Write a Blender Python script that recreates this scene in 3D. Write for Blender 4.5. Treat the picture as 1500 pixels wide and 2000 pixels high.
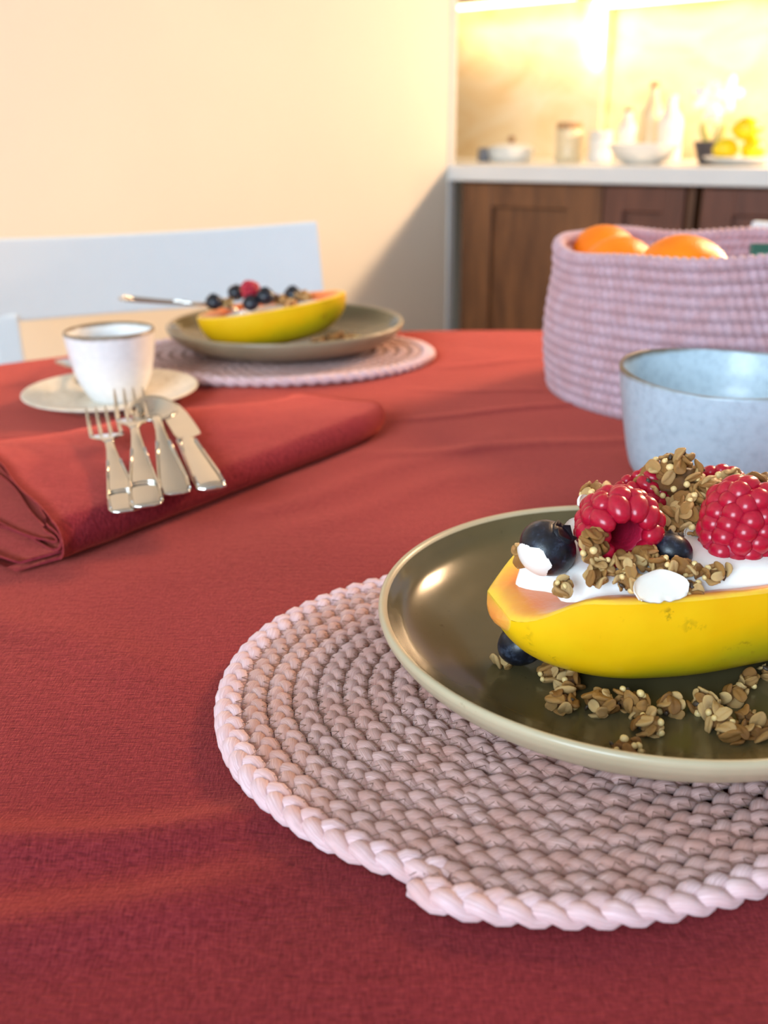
import bpy, bmesh, math, random
import numpy as np
from mathutils import Vector, Matrix, Euler, Quaternion, noise

for o in list(bpy.data.objects):
    bpy.data.objects.remove(o)
SC = bpy.context.scene
COL = SC.collection
PI = math.pi
T = 0.74                       # height of the table top above the floor

# ---------------------------------------------------------------- camera
EYE = 0.235                    # camera height above the table top
FPX = 1850.0                   # focal length in pixels of the 1500 x 2000 frame
PITCH = math.atan(735 / FPX)
ROLL = -0.01
_f = Vector((0, math.cos(PITCH), -math.sin(PITCH)))
_u0 = Vector((0, math.sin(PITCH), math.cos(PITCH)))
_r0 = Vector((1, 0, 0))
_r = _r0 * math.cos(ROLL) + _u0 * math.sin(ROLL)
_u = -_r0 * math.sin(ROLL) + _u0 * math.cos(ROLL)
cam_d = bpy.data.cameras.new('camera')
cam = bpy.data.objects.new('camera', cam_d)
COL.objects.link(cam)
m = Matrix((( _r.x, _u.x, -_f.x, 0), (_r.y, _u.y, -_f.y, 0), (_r.z, _u.z, -_f.z, T + EYE), (0, 0, 0, 1)))
cam.matrix_world = m
cam_d.sensor_fit = 'AUTO'
cam_d.sensor_width = 36
cam_d.lens = FPX / 2000 * 36
cam_d.clip_start = 0.02
cam_d.dof.use_dof = True
cam_d.dof.focus_distance = 0.405
cam_d.dof.aperture_fstop = 8.2
SC.camera = cam

# ---------------------------------------------------------------- world, lights, exposure
SC.view_settings.view_transform = 'Standard'
SC.view_settings.look = 'None'
SC.view_settings.exposure = 0.0
SC.view_settings.gamma = 1.0
SC.view_settings.use_curve_mapping = False
W = bpy.data.worlds.new('world')
SC.world = W
W.use_nodes = True
W.node_tree.nodes['Background'].inputs[0].default_value = (0.80, 0.90, 1.0, 1)
W.node_tree.nodes['Background'].inputs[1].default_value = 0.42

def area(name, loc, target, size, size_y, power, color, spread=180):
    L = bpy.data.lights.new(name, 'AREA')
    L.shape = 'RECTANGLE'
    L.size = size
    L.size_y = size_y
    L.energy = power
    L.color = color
    L.spread = math.radians(spread)
    o = bpy.data.objects.new(name, L)
    COL.objects.link(o)
    o.location = loc
    o.rotation_euler = (Vector(target) - Vector(loc)).to_track_quat('-Z', 'Y').to_euler()
    return o

# daylight from the window of the room, behind and to the left of the camera
area('window_daylight', (-1.45, -2.3, 1.85), (0.0, 0.8, 0.78), 1.6, 1.5, 146, (0.66, 0.84, 1.0))

# kitchen frame: s runs along the counter to the right, t into the niche
KO = Vector((0.174, 2.6, 0))
KU = Vector((0.809, -0.588, 0)).normalized()
KN = Vector((0.588, 0.809, 0)).normalized()
KROT = math.atan2(KU.y, KU.x)
def K(s, t, z):
    """point of the kitchen niche; z above the table top"""
    return KO + KU * s + KN * t + Vector((0, 0, T + z))

# low warm light of the kitchen reaching over the counter (the lamps below the wall cabinets)
area('kitchen_strip_light', K(1.3, 0.60, 0.55), K(0.1, -1.6, 0.15), 0.30, 0.05, 32, (1.0, 0.69, 0.43))
area('backsplash_strip_light', K(0.5, 0.62, 0.55), K(0.5, 0.75, 0.2), 1.8, 0.03, 2.8, (1.0, 0.73, 0.48))
# unseen warm light added at the back right to brighten the far tablecloth
area('added_back_light', (1.55, 1.95, 2.05), (0.25, 0.95, 0.74), 0.45, 0.45, 12, (1.0, 0.64, 0.36), 80)

# ---------------------------------------------------------------- helpers
def at(px, py, h=0.0):
    """point seen at pixel (px, py) at height h above the table top"""
    d = _r * ((px - 750) / FPX) - _u * ((py - 1000) / FPX) + _f
    k = (h - EYE) / d.z
    return Vector((d.x * k, d.y * k, T + h))

def atd(px, py, y):
    """point seen at pixel (px, py) at distance y in front of the camera"""
    d = _r * ((px - 750) / FPX) - _u * ((py - 1000) / FPX) + _f
    k = y / d.y
    return Vector((d.x * k, y, T + EYE + d.z * k))

def lin(r, g, b):
    f = lambda c: (c / 255 / 12.92) if c / 255 <= 0.04045 else ((c / 255 + 0.055) / 1.055) ** 2.4
    return (f(r), f(g), f(b), 1)

def link_mesh(name, me, mat, parent=None, smooth=True, loc=None):
    if smooth:
        me.polygons.foreach_set('use_smooth', [True] * len(me.polygons))
    if mat is not None:
        me.materials.append(mat)
    o = bpy.data.objects.new(name, me)
    COL.objects.link(o)
    if parent is not None:
        o.parent = parent
    if loc is not None:
        o.location = loc
    return o

def mesh_from(name, v, f, mat, parent=None, smooth=True, loc=None, uv=None):
    me = bpy.data.meshes.new(name)
    if isinstance(v, np.ndarray):
        v = v.tolist()
    if isinstance(f, np.ndarray):
        f = f.tolist()
    me.from_pydata(v, [], f)
    me.update()
    if uv is not None:
        lay = me.uv_layers.new(name='UVMap')
        idx = np.zeros(len(me.loops), dtype=np.int32)
        me.loops.foreach_get('vertex_index', idx)
        lay.data.foreach_set('uv', np.asarray(uv)[idx].astype(np.float32).ravel())
    return link_mesh(name, me, mat, parent, smooth, loc)

def from_bm(name, bm, mat, parent=None, smooth=True, loc=None):
    me = bpy.data.meshes.new(name)
    bm.to_mesh(me)
    bm.free()
    return link_mesh(name, me, mat, parent, smooth, loc)

def tag(o, label=None, cat=None, group=None, kind=None):
    if label: o['label'] = label
    if cat: o['category'] = cat
    if group: o['group'] = group
    if kind: o['kind'] = kind
    return o

def empty(name, loc, label, cat, group=None, rot=(0, 0, 0)):
    o = bpy.data.objects.new(name, None)
    o.empty_display_size = 0.02
    COL.objects.link(o)
    o.location = loc
    o.rotation_euler = rot
    return tag(o, label, cat, group)

def copy_tree(o, parent=None):
    c = o.copy()
    COL.objects.link(c)
    if parent is not None:
        c.parent = parent
    for ch in list(o.children):
        copy_tree(ch, c)
    return c

def box_bm(bm, c, s, bev=0.0, seg=2, rot=None):
    r = bmesh.ops.create_cube(bm, size=1.0)
    vs = r['verts']
    bmesh.ops.scale(bm, vec=s, verts=vs)
    if bev > 0:
        es = list({e for v in vs for e in v.link_edges})
        rb = bmesh.ops.bevel(bm, geom=es, offset=bev, segments=seg, affect='EDGES', profile=0.5)
        vs = list({v for v in rb['verts']} | {v for v in vs if v.is_valid})
    if rot is not None:
        bmesh.ops.rotate(bm, cent=(0, 0, 0), matrix=rot, verts=vs)
    bmesh.ops.translate(bm, vec=c, verts=vs)

def box(name, c, s, mat, parent=None, bev=0.003, rot=None):
    bm = bmesh.new()
    box_bm(bm, c, s, bev, 2, rot)
    return from_bm(name, bm, mat, parent, smooth=False)

def lathe(profile, n=64, wob=None):
    """profile: list of (r, z); returns verts, faces of a closed revolution"""
    v, f = [], []
    P = len(profile)
    for j in range(n):
        a = 2 * PI * j / n
        for i, (r, z) in enumerate(profile):
            if wob:
                r, z = wob(a, r, z)
            v.append((r * math.cos(a), r * math.sin(a), z))
    for j in range(n):
        k = (j + 1) % n
        for i in range(P - 1):
            f.append((j * P + i, k * P + i, k * P + i + 1, j * P + i + 1))
    return v, f

def smooth_profile(pts, n=8):
    """Catmull-Rom through the points"""
    out = []
    P = [Vector((p[0], p[1])) for p in pts]
    for i in range(len(P) - 1):
        p0 = P[max(i - 1, 0)]; p1 = P[i]; p2 = P[i + 1]; p3 = P[min(i + 2, len(P) - 1)]
        for k in range(n):
            t = k / n
            q = 0.5 * ((2 * p1) + (p2 - p0) * t + (2 * p0 - 5 * p1 + 4 * p2 - p3) * t * t + (3 * p1 - p0 - 3 * p2 + p3) * t ** 3)
            out.append((max(q.x, 0.0), q.y))
    out.append((P[-1].x, P[-1].y))
    return out

def sweep(path, frames_n, frames_b, ru, rv, sides=8, closed=False, caps=True):
    """numpy tube sweep: path (N,3), normal & binormal (N,3), radii (N,)"""
    N = len(path)
    a = np.arange(sides) * 2 * PI / sides
    ca, sa = np.cos(a), np.sin(a)
    ru = np.broadcast_to(ru, (N,)); rv = np.broadcast_to(rv, (N,))
    v = path[:, None, :] + frames_n[:, None, :] * (ca[None, :, None] * ru[:, None, None]) + frames_b[:, None, :] * (sa[None, :, None] * rv[:, None, None])
    v = v.reshape(-1, 3)
    i = np.arange(N if closed else N - 1)
    j = np.arange(sides)
    I, J = np.meshgrid(i, j, indexing='ij')
    I2 = (I + 1) % N; J2 = (J + 1) % sides
    f = np.stack([I * sides + J, I2 * sides + J, I2 * sides + J2, I * sides + J2], -1).reshape(-1, 4).tolist()
    if not closed and caps:
        f.append(list(range(sides))[::-1])
        f.append([(N - 1) * sides + k for k in range(sides)])
    return v, f

def tube_pts(path, r, sides=8, up=(0, 0, 1)):
    p = np.asarray([tuple(q) for q in path], float)
    t = np.gradient(p, axis=0)
    t /= np.linalg.norm(t, axis=1)[:, None] + 1e-12
    upv = np.broadcast_to(np.asarray(up, float), t.shape)
    n = np.cross(t, upv); n /= np.linalg.norm(n, axis=1)[:, None] + 1e-12
    b = np.cross(n, t)
    r = np.broadcast_to(r, (len(p),))
    return sweep(p, n, b, r, r, sides)

# ---------------------------------------------------------------- materials
def new_mat(name):
    mt = bpy.data.materials.new(name)
    mt.use_nodes = True
    nt = mt.node_tree
    return mt, nt, nt.nodes['Principled BSDF']

class G:
    """small node-graph helper"""
    def __init__(s, nt): s.nt = nt
    def n(s, t, **k):
        x = s.nt.nodes.new(t)
        for a, b in k.items(): setattr(x, a, b)
        return x
    def l(s, a, b): s.nt.links.new(a, b)
    def coords(s, kind='Object', scale=(1, 1, 1), rot=(0, 0, 0)):
        c = s.n('ShaderNodeTexCoord'); mp = s.n('ShaderNodeMapping')
        mp.inputs['Scale'].default_value = scale
        mp.inputs['Rotation'].default_value = rot
        s.l(c.outputs[kind], mp.inputs[0])
        return mp.outputs[0]
    def noise(s, vec, scale, detail=4, rough=0.55, dist=0.0):
        x = s.n('ShaderNodeTexNoise')
        x.inputs['Scale'].default_value = scale; x.inputs['Detail'].default_value = detail
        x.inputs['Roughness'].default_value = rough; x.inputs['Distortion'].default_value = dist
        if vec is not None: s.l(vec, x.inputs['Vector'])
        return x.outputs['Fac']
    def ramp(s, fac, stops, interp='LINEAR'):
        x = s.n('ShaderNodeValToRGB'); x.color_ramp.interpolation = interp
        e = x.color_ramp.elements
        while len(e) < len(stops): e.new(0.5)
        for i, (p, c) in enumerate(stops):
            e[i].position = p; e[i].color = c if len(c) == 4 else (*c, 1)
        s.l(fac, x.inputs[0])
        return x.outputs[0]
    def mix(s, fac, a, b, blend='MIX'):
        x = s.n('ShaderNodeMix', data_type='RGBA', blend_type=blend)
        for sock, val in ((x.inputs[0], fac), (x.inputs[6], a), (x.inputs[7], b)):
            if hasattr(val, 'is_linked') or hasattr(val, 'node'): s.l(val, sock)
            else: sock.default_value = val
        return x.outputs[2]
    def math(s, op, a, b=0.0):
        x = s.n('ShaderNodeMath', operation=op)
        for sock, val in ((x.inputs[0], a), (x.inputs[1], b)):
            if hasattr(val, 'node'): s.l(val, sock)
            else: sock.default_value = val
        return x.outputs[0]
    def bump(s, h, dist, strength=1.0, normal=None):
        x = s.n('ShaderNodeBump')
        x.inputs['Strength'].default_value = strength; x.inputs['Distance'].default_value = dist
        s.l(h, x.inputs['Height'])
        if normal is not None: s.l(normal, x.inputs['Normal'])
        return x.outputs[0]

def plain(name, col, rough=0.5, metal=0.0, var=0.06, scale=30, bump=0.0, spec=0.5, coat=0.0, sss=0.0, sss_r=(1, .3, .2), sss_s=0.01, sheen=0.0, trans=0.0):
    mt, nt, b = new_mat(name); g = G(nt)
    vec = g.coords('Object')
    nz = g.noise(vec, scale, 5)
    c = lin(*col)
    lo = tuple(x * (1 - var) for x in c[:3]) + (1,); hi = tuple(min(1, x * (1 + var)) for x in c[:3]) + (1,)
    g.l(g.ramp(nz, [(0.3, lo), (0.7, hi)]), b.inputs['Base Color'])
    b.inputs['Roughness'].default_value = rough
    b.inputs['Metallic'].default_value = metal
    b.inputs['Specular IOR Level'].default_value = spec
    b.inputs['Coat Weight'].default_value = coat
    if sss > 0:
        b.inputs['Subsurface Weight'].default_value = sss
        b.inputs['Subsurface Radius'].default_value = sss_r
        b.inputs['Subsurface Scale'].default_value = sss_s
    b.inputs['Sheen Weight'].default_value = sheen
    if bump > 0:
        g.l(g.bump(nz, bump), b.inputs['Normal'])
    return mt

def emis(name, col, strength):
    mt, nt, b = new_mat(name)
    b.inputs['Base Color'].default_value = lin(*col)
    b.inputs['Emission Color'].default_value = lin(*col)
    b.inputs['Emission Strength'].default_value = strength
    return mt

def cloth_mat(name, base, dark, warm):
    mt, nt, b = new_mat(name); g = G(nt)
    a1 = g.noise(g.coords('Object', (1, 5, 1), (0, 0, 0.9)), 260, 3, 0.6)
    a2 = g.noise(g.coords('Object', (5, 1, 1), (0, 0, 0.9)), 260, 3, 0.6)
    big = g.noise(g.coords('Object'), 9, 3)
    sl = g.noise(g.coords('Object', (1, 16, 1), (0, 0, 0.95)), 45, 2, 0.5)
    w = g.math('ADD', a1, a2)
    fine = g.ramp(g.math('MULTIPLY', w, 0.5), [(0.36, lin(*dark)), (0.5, lin(*base)), (0.66, lin(*warm))])
    slc = g.ramp(sl, [(0.27, (0.55, 0.5, 0.5, 1)), (0.38, (1, 1, 1, 1))])
    c = g.mix(0.55, fine, slc, 'MULTIPLY')
    bg = g.ramp(big, [(0.3, (0.9, 0.9, 0.9, 1)), (0.7, (1.08, 1.05, 1.05, 1))])
    c = g.mix(1.0, c, bg, 'MULTIPLY')
    g.l(c, b.inputs['Base Color'])
    b.inputs['Roughness'].default_value = 0.85
    b.inputs['Specular IOR Level'].default_value = 0.15
    b.inputs['Sheen Weight'].default_value = 0.9
    b.inputs['Sheen Roughness'].default_value = 0.38
    b.inputs['Sheen Tint'].default_value = lin(255, 122, 100)
    h = g.math('ADD', w, g.math('MULTIPLY', sl, 0.7))
    g.l(g.bump(h, 0.0007, 0.7), b.inputs['Normal'])
    return mt

def fibre_mat(name, col_a, col_b, fib=60):
    """twisted cotton yarn: fibres run along the strand (UV v)"""
    mt, nt, b = new_mat(name); g = G(nt)
    fz = g.noise(g.coords('UV', (fib, 5, 1)), 1.0, 3, 0.6)
    big = g.noise(g.coords('Object'), 60, 3)
    tw = g.noise(g.coords('Object'), 14, 2)
    c = g.ramp(fz, [(0.25, tuple(x * 0.72 for x in lin(*col_a)[:3]) + (1,)), (0.5, lin(*col_a)), (0.8, lin(*col_b))])
    c2 = g.mix(g.ramp(big, [(0.4, (0, 0, 0, 1)), (0.62, (0.6, 0.6, 0.6, 1))]), c, lin(col_a[0] - 10, col_a[1] - 22, col_a[2] - 30))
    g.l(c2, b.inputs['Base Color'])
    b.inputs['Roughness'].default_value = 0.75
    b.inputs['Sheen Weight'].default_value = 0.25
    b.inputs['Specular IOR Level'].default_value = 0.25
    g.l(g.bump(fz, 0.0004, 0.8), b.inputs['Normal'])
    return mt

def speckle_glaze(name, base, rim, rim_z0, rim_z1, speck, rough=0.3, speck_amt=0.6, nscale=160):
    """glazed stoneware whose glaze thins to brown along the rim (local z)"""
    mt, nt, b = new_mat(name); g = G(nt)
    vec = g.coords('Object')
    n1 = g.noise(vec, nscale, 5, 0.65)
    n2 = g.noise(vec, nscale * 0.22, 4)
    c = g.ramp(n1, [(0.35, lin(*speck)), (0.35 + speck_amt * 0.25, lin(*base)), (0.8, lin(min(255, base[0] + 10), min(255, base[1] + 10), min(255, base[2] + 10)))])
    sep = g.n('ShaderNodeSeparateXYZ'); tc = g.n('ShaderNodeTexCoord'); g.l(tc.outputs['Object'], sep.inputs[0])
    z = g.math('ADD', sep.outputs['Z'], g.math('MULTIPLY', g.math('SUBTRACT', n2, 0.5), (rim_z1 - rim_z0) * 1.6))
    mr = g.n('ShaderNodeMapRange'); mr.inputs['From Min'].default_value = rim_z0; mr.inputs['From Max'].default_value = rim_z1
    g.l(z, mr.inputs['Value'])
    c = g.mix(mr.outputs[0], c, lin(*rim))
    g.l(c, b.inputs['Base Color'])
    b.inputs['Roughness'].default_value = rough
    g.l(g.bump(n1, 0.0003, 0.5), b.inputs['Normal'])
    return mt

M = {}
M['wall'] = plain('warm white painted wall', (232, 223, 206), 0.75, var=0.02, scale=3)
M['ceiling'] = plain('white ceiling paint', (238, 236, 232), 0.8, var=0.01)
M['trim'] = plain('grey white corner trim', (205, 205, 203), 0.5, var=0.02)
M['white_paint'] = plain('white lacquer', (224, 230, 232), 0.45, var=0.01)
M['worktop'] = plain('pale worktop', (226, 226, 224), 0.35, var=0.03, scale=8)
M['tablecloth'] = cloth_mat('rust red cotton', (117, 36, 45), (88, 23, 31), (140, 52, 58))
M['napkin'] = cloth_mat('rose red linen', (132, 37, 49), (102, 25, 35), (156, 56, 64))
M['yarn'] = fibre_mat('pink cotton yarn', (196, 156, 148), (226, 196, 192))
M['yarn_edge'] = fibre_mat('pale pink cotton yarn', (224, 190, 192), (246, 224, 228), 40)
M['thread'] = plain('sewing thread', (150, 118, 98), 0.6, var=0.2, scale=200)
M['basket'] = fibre_mat('mauve cotton rope', (196, 162, 172), (220, 192, 202))
M['steel'] = plain('polished cutlery steel', (214, 210, 202), 0.10, metal=1.0, var=0.03)
M['cup_blue'] = speckle_glaze('pale blue speckled glaze', (184, 204, 217), (112, 98, 76), 0.0758, 0.0796, (172, 192, 206), 0.30)
M['cup_white'] = speckle_glaze('white glaze with brown rim', (236, 236, 236), (120, 96, 62), 0.0612, 0.0645, (232, 232, 232), 0.22)
M['saucer'] = speckle_glaze('cream glaze', (226, 214, 194), (216, 196, 160), 0.5, 0.6, (208, 194, 170), 0.3)
M['foil'] = plain('green paper', (38, 92, 74), 0.5, var=0.05)
M['white_print'] = plain('pale green print', (112, 150, 136), 0.5, var=0.02)

# dark brown wood of the kitchen fronts
def wood(name, a, b_, scale=6):
    mt, nt, b = new_mat(name); g = G(nt)
    vec = g.coords('Object', (1, 1, 0.12))
    n1 = g.noise(vec, scale * 6, 6, 0.6, 0.6)
    n2 = g.noise(g.coords('Object'), 3, 2)
    c = g.ramp(n1, [(0.3, lin(*a)), (0.7, lin(*b_))])
    c = g.mix(g.ramp(n2, [(0.4, (0, 0, 0, 1)), (0.6, (0.25, 0.25, 0.25, 1))]), c, lin(*a))
    g.l(c, b.inputs['Base Color'])
    b.inputs['Roughness'].default_value = 0.45
    g.l(g.bump(n1, 0.0006, 0.5), b.inputs['Normal'])
    return mt
M['walnut'] = wood('walnut', (92, 56, 32), (142, 92, 54))
M['walnut_red'] = wood('red walnut', (86, 50, 38), (122, 74, 56))
M['floor_wood'] = wood('oak boards', (150, 120, 88), (190, 158, 120))
M['table_wood'] = wood('table wood', (120, 86, 56), (160, 120, 80))

# cream stone with veins behind the worktop
def stone(name):
    mt, nt, b = new_mat(name); g = G(nt)
    n1 = g.noise(g.coords('Object', (1, 1, 1.6)), 5, 6, 0.6, 1.2)
    c = g.ramp(n1, [(0.3, lin(236, 206, 150)), (0.5, lin(244, 222, 178)), (0.7, lin(248, 232, 198))])
    g.l(c, b.inputs['Base Color'])
    b.inputs['Roughness'].default_value = 0.35
    return mt
M['stone'] = stone('cream stone')
M['led'] = emis('warm light strip', (255, 232, 178), 8)

# plate: glossy olive glaze inside, satin beige outside and over the lip (by the local normal / radius)
def plate_glaze(name, base, base2, rough):
    mt, nt, b = new_mat(name); g = G(nt)
    vec = g.coords('Object')
    n1 = g.noise(vec, 240, 5, 0.6); n2 = g.noise(vec, 18, 3)
    c = g.ramp(n2, [(0.3, lin(*base)), (0.7, lin(*base2))])
    sp = g.ramp(n1, [(0.22, (0.6, 0.55, 0.5, 1)), (0.34, (1, 1, 1, 1))])
    c = g.mix(1.0, c, sp, 'MULTIPLY')
    g.l(c, b.inputs['Base Color'])
    b.inputs['Roughness'].default_value = rough
    b.inputs['Coat Weight'].default_value = 0.15
    b.inputs['Specular IOR Level'].default_value = 0.38
    b.inputs['Coat Roughness'].default_value = 0.09
    g.l(g.bump(n1, 0.0001, 0.25), b.inputs['Normal'])
    return mt
M['glaze_in'] = plate_glaze('olive brown glaze', (86, 77, 50), (98, 88, 60), 0.2)
M['glaze_out'] = plate_glaze('beige satin glaze', (176, 164, 134), (192, 180, 150), 0.34)

M['glaze_out_dark'] = plate_glaze('darkened beige satin glaze', (134, 120, 96), (152, 138, 112), 0.34)  # outside glaze darkened for the underside of the rear plate
# papaya
def papaya_skin(name):
    mt, nt, b = new_mat(name); g = G(nt)
    vec = g.coords('Object')
    sep = g.n('ShaderNodeSeparateXYZ'); g.l(vec, sep.inputs[0])
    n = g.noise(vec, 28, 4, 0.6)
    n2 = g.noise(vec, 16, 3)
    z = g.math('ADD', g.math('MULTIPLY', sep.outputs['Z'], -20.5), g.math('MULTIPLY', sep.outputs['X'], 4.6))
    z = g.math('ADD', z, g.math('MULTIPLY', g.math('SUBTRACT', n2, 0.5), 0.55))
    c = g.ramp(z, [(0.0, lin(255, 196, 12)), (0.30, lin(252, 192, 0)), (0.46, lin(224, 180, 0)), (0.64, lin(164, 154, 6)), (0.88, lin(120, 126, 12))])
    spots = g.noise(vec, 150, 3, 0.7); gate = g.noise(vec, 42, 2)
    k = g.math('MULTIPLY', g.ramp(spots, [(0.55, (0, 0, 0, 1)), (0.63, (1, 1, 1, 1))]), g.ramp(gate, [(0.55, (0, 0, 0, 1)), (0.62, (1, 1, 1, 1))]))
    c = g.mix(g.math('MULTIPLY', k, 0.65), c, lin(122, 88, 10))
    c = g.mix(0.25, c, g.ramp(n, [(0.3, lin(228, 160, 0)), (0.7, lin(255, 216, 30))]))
    g.l(c, b.inputs['Base Color'])
    b.inputs['Roughness'].default_value = 0.38
    b.inputs['Subsurface Weight'].default_value = 0.12
    b.inputs['Subsurface Radius'].default_value = (1, 0.6, 0.1)
    b.inputs['Subsurface Scale'].default_value = 0.006
    g.l(g.bump(n, 0.0008, 0.35), b.inputs['Normal'])
    return mt
M['skin'] = papaya_skin('papaya skin')
def flesh_mat(name):
    mt, nt, b = new_mat(name); g = G(nt)
    sep = g.n('ShaderNodeSeparateXYZ'); g.l(g.coords('UV'), sep.inputs[0])
    n = g.noise(g.coords('Object'), 70, 5); n2 = g.noise(g.coords('Object'), 220, 3)
    s_ = g.math('ADD', sep.outputs['X'], g.math('MULTIPLY', g.math('SUBTRACT', n, 0.5), 0.10))
    g.l(g.ramp(s_, [(0.5, lin(232, 104, 62)), (0.86, lin(244, 138, 72)), (0.955, lin(252, 176, 72)), (1.0, lin(255, 206, 60))]), b.inputs['Base Color'])
    b.inputs['Roughness'].default_value = 0.3
    b.inputs['Subsurface Weight'].default_value = 0.3
    b.inputs['Subsurface Radius'].default_value = (1, .45, .12)
    b.inputs['Subsurface Scale'].default_value = 0.006
    g.l(g.bump(g.math('ADD', n, g.math('MULTIPLY', n2, 0.4)), 0.0009, 0.6), b.inputs['Normal'])
    return mt
M['flesh'] = flesh_mat('papaya flesh')
M['yogurt'] = plain('yogurt', (250, 247, 240), 0.28, var=0.01, scale=40, sss=0.25, sss_r=(1, .9, .8), sss_s=0.004)
def berry_mat(name):
    mt, nt, b = new_mat(name); g = G(nt)
    v = g.coords('Object')
    n = g.noise(v, 150, 5, 0.65); n2 = g.noise(v, 520, 4)
    f = g.math('ADD', g.math('MULTIPLY', n, 0.75), g.math('MULTIPLY', n2, 0.25))
    g.l(g.ramp(f, [(0.40, lin(13, 14, 21)), (0.54, lin(25, 29, 41)), (0.70, lin(70, 80, 98))]), b.inputs['Base Color'])
    b.inputs['Roughness'].default_value = 0.36
    g.l(g.bump(n2, 0.0002, 0.5), b.inputs['Normal'])
    return mt
M['blueberry'] = berry_mat('blueberry skin')
M['blue_crown'] = plain('blueberry crown', (20, 20, 30), 0.6, var=0.3, scale=120)
M['drupelet'] = plain('raspberry drupelet', (178, 18, 48), 0.26, var=0.14, scale=2.5, sss=0.45, sss_r=(1, .15, .15), sss_s=0.006)
M['rasp_core'] = plain('raspberry inside', (168, 22, 54), 0.5, var=0.25, scale=200, bump=0.0006, sss=0.3, sss_r=(1, .15, .15), sss_s=0.006)
M['coconut'] = plain('coconut flake', (248, 242, 228), 0.5, var=0.02, scale=100, sss=0.3, sss_r=(1, .9, .7), sss_s=0.003)
def oat_mat(name, a, b_, c_):
    mt, nt, b = new_mat(name); g = G(nt)
    oi = g.n('ShaderNodeObjectInfo')
    n = g.noise(g.coords('Object', (1, 0.35, 1)), 420, 4, 0.6)
    big = g.noise(g.coords('Object'), 90, 3)
    f = g.math('ADD', g.math('MULTIPLY', n, 0.55), g.math('ADD', g.math('MULTIPLY', oi.outputs['Random'], 0.40), g.math('MULTIPLY', big, 0.2)))
    g.l(g.ramp(f, [(0.28, lin(*a)), (0.52, lin(*b_)), (0.8, lin(*c_))]), b.inputs['Base Color'])
    b.inputs['Roughness'].default_value = 0.42
    b.inputs['Subsurface Weight'].default_value = 0.1
    b.inputs['Subsurface Radius'].default_value = (1, .6, .3)
    b.inputs['Subsurface Scale'].default_value = 0.003
    g.l(g.bump(n, 0.0004, 0.6), b.inputs['Normal'])
    return mt
M['oat'] = oat_mat('toasted oat', (108, 66, 26), (172, 121, 58), (226, 190, 130))
M['honey'] = oat_mat('honey crumb', (88, 54, 22), (138, 92, 42), (190, 142, 82))
M['puff'] = plain('puffed grain', (232, 202, 138), 0.4, var=0.12, scale=160)
M['seed'] = plain('dark seed', (70, 56, 44), 0.5, var=0.3, scale=160)
def peel(name, a, b_):
    mt, nt, b = new_mat(name); g = G(nt)
    v = g.coords('Object')
    n = g.noise(v, 14, 3)
    vo = g.n('ShaderNodeTexVoronoi'); vo.inputs['Scale'].default_value = 420; g.l(v, vo.inputs['Vector'])
    g.l(g.ramp(n, [(0.3, lin(*a)), (0.7, lin(*b_))]), b.inputs['Base Color'])
    b.inputs['Roughness'].default_value = 0.36
    b.inputs['Subsurface Weight'].default_value = 0.15
    b.inputs['Subsurface Radius'].default_value = (1, .4, .05)
    b.inputs['Subsurface Scale'].default_value = 0.01
    g.l(g.bump(vo.outputs['Distance'], 0.0008, 0.5), b.inputs['Normal'])
    return mt
M['orange'] = peel('orange peel', (246, 120, 0), (255, 146, 8))
M['lemon'] = peel('lemon peel', (250, 208, 0), (255, 224, 20))

# ---------------------------------------------------------------- the room
def struct(o):
    o['kind'] = 'structure'
    return o
struct(box('floor', (0, 1.0, -0.05), (7, 7, 0.1), M['floor_wood'], bev=0))
struct(box('ceiling', (0, 1.6, 2.55), (5.4, 5.2, 0.1), M['ceiling'], bev=0))
# partition wall on the left: its right face runs from the counter corner towards the camera
def kmesh(name, s0, s1, t0, t1, z0, z1, mat, parent=None, bev=0.002):
    """box in the kitchen frame, heights above the FLOOR"""
    o = box(name, ((s0 + s1) / 2, (t0 + t1) / 2, (z0 + z1) / 2), (abs(s1 - s0), abs(t1 - t0), z1 - z0), mat, parent, bev)
    return o
def kplace(o):
    o.location = KO
    o.rotation_euler = (0, 0, KROT)
    return o
struct(kplace(kmesh('wall_left', -0.10, 0.0, -3.2, 0.0, 0, 2.5, M['wall'])))
struct(kplace(kmesh('trim_1', -0.101, 0.004, 0.0005, 0.03, 0, 2.5, M['trim'])))
struct(kplace(kmesh('wall_back', -1.5, 3.2, 0.785, 0.88, 0, 2.5, M['wall'])))
struct(kplace(kmesh('wall_kitchen', -1.5, -1.4, 0.0, 0.785, 0, 2.5, M['wall'])))

# ---------------------------------------------------------------- kitchen
CT = T + 0.163                 # top of the worktop
ctop = kplace(kmesh('kitchen_worktop', -1.39, 2.6, 0.0, 0.745, CT - 0.038, CT, M['worktop'], bev=0.003))
tag(ctop, 'pale grey white worktop of the kitchen counter over dark wooden cabinets', 'worktop')

def base_cabinet(s0, s1, label, doors, mat):
    r = empty('base_cabinet', KO, label, 'cabinet', None, (0, 0, KROT))
    z0, z1 = 0.08, CT - 0.0385
    kmesh('carcass', s0 + .002, s1 - .002, 0.05, 0.72, z0, z1, M['walnut'], r)
    kmesh('plinth', s0 + .002, s1 - .002, 0.09, 0.7, 0.001, z0 - .0005, M['walnut_red'], r)
    for (d0, d1, stile, mm) in doors:
        top, bot = z1 - .006, z0 + .004
        d = kmesh('door', d0, d1, 0.038, 0.049, bot, top, mm, r)          # recessed panel of the door
        tag(d, None)
        for nm, a, b_, c_, e_ in (('stile', d0, d0 + stile, bot, top), ('stile', d1 - stile, d1, bot, top),
                                ('rail', d0 + stile, d1 - stile, top - .055, top), ('rail', d0 + stile, d1 - stile, bot, bot + .06)):
            kmesh(nm, a, b_, 0.022, 0.0375, c_, e_, mm, d, .002)
    return r
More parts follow.
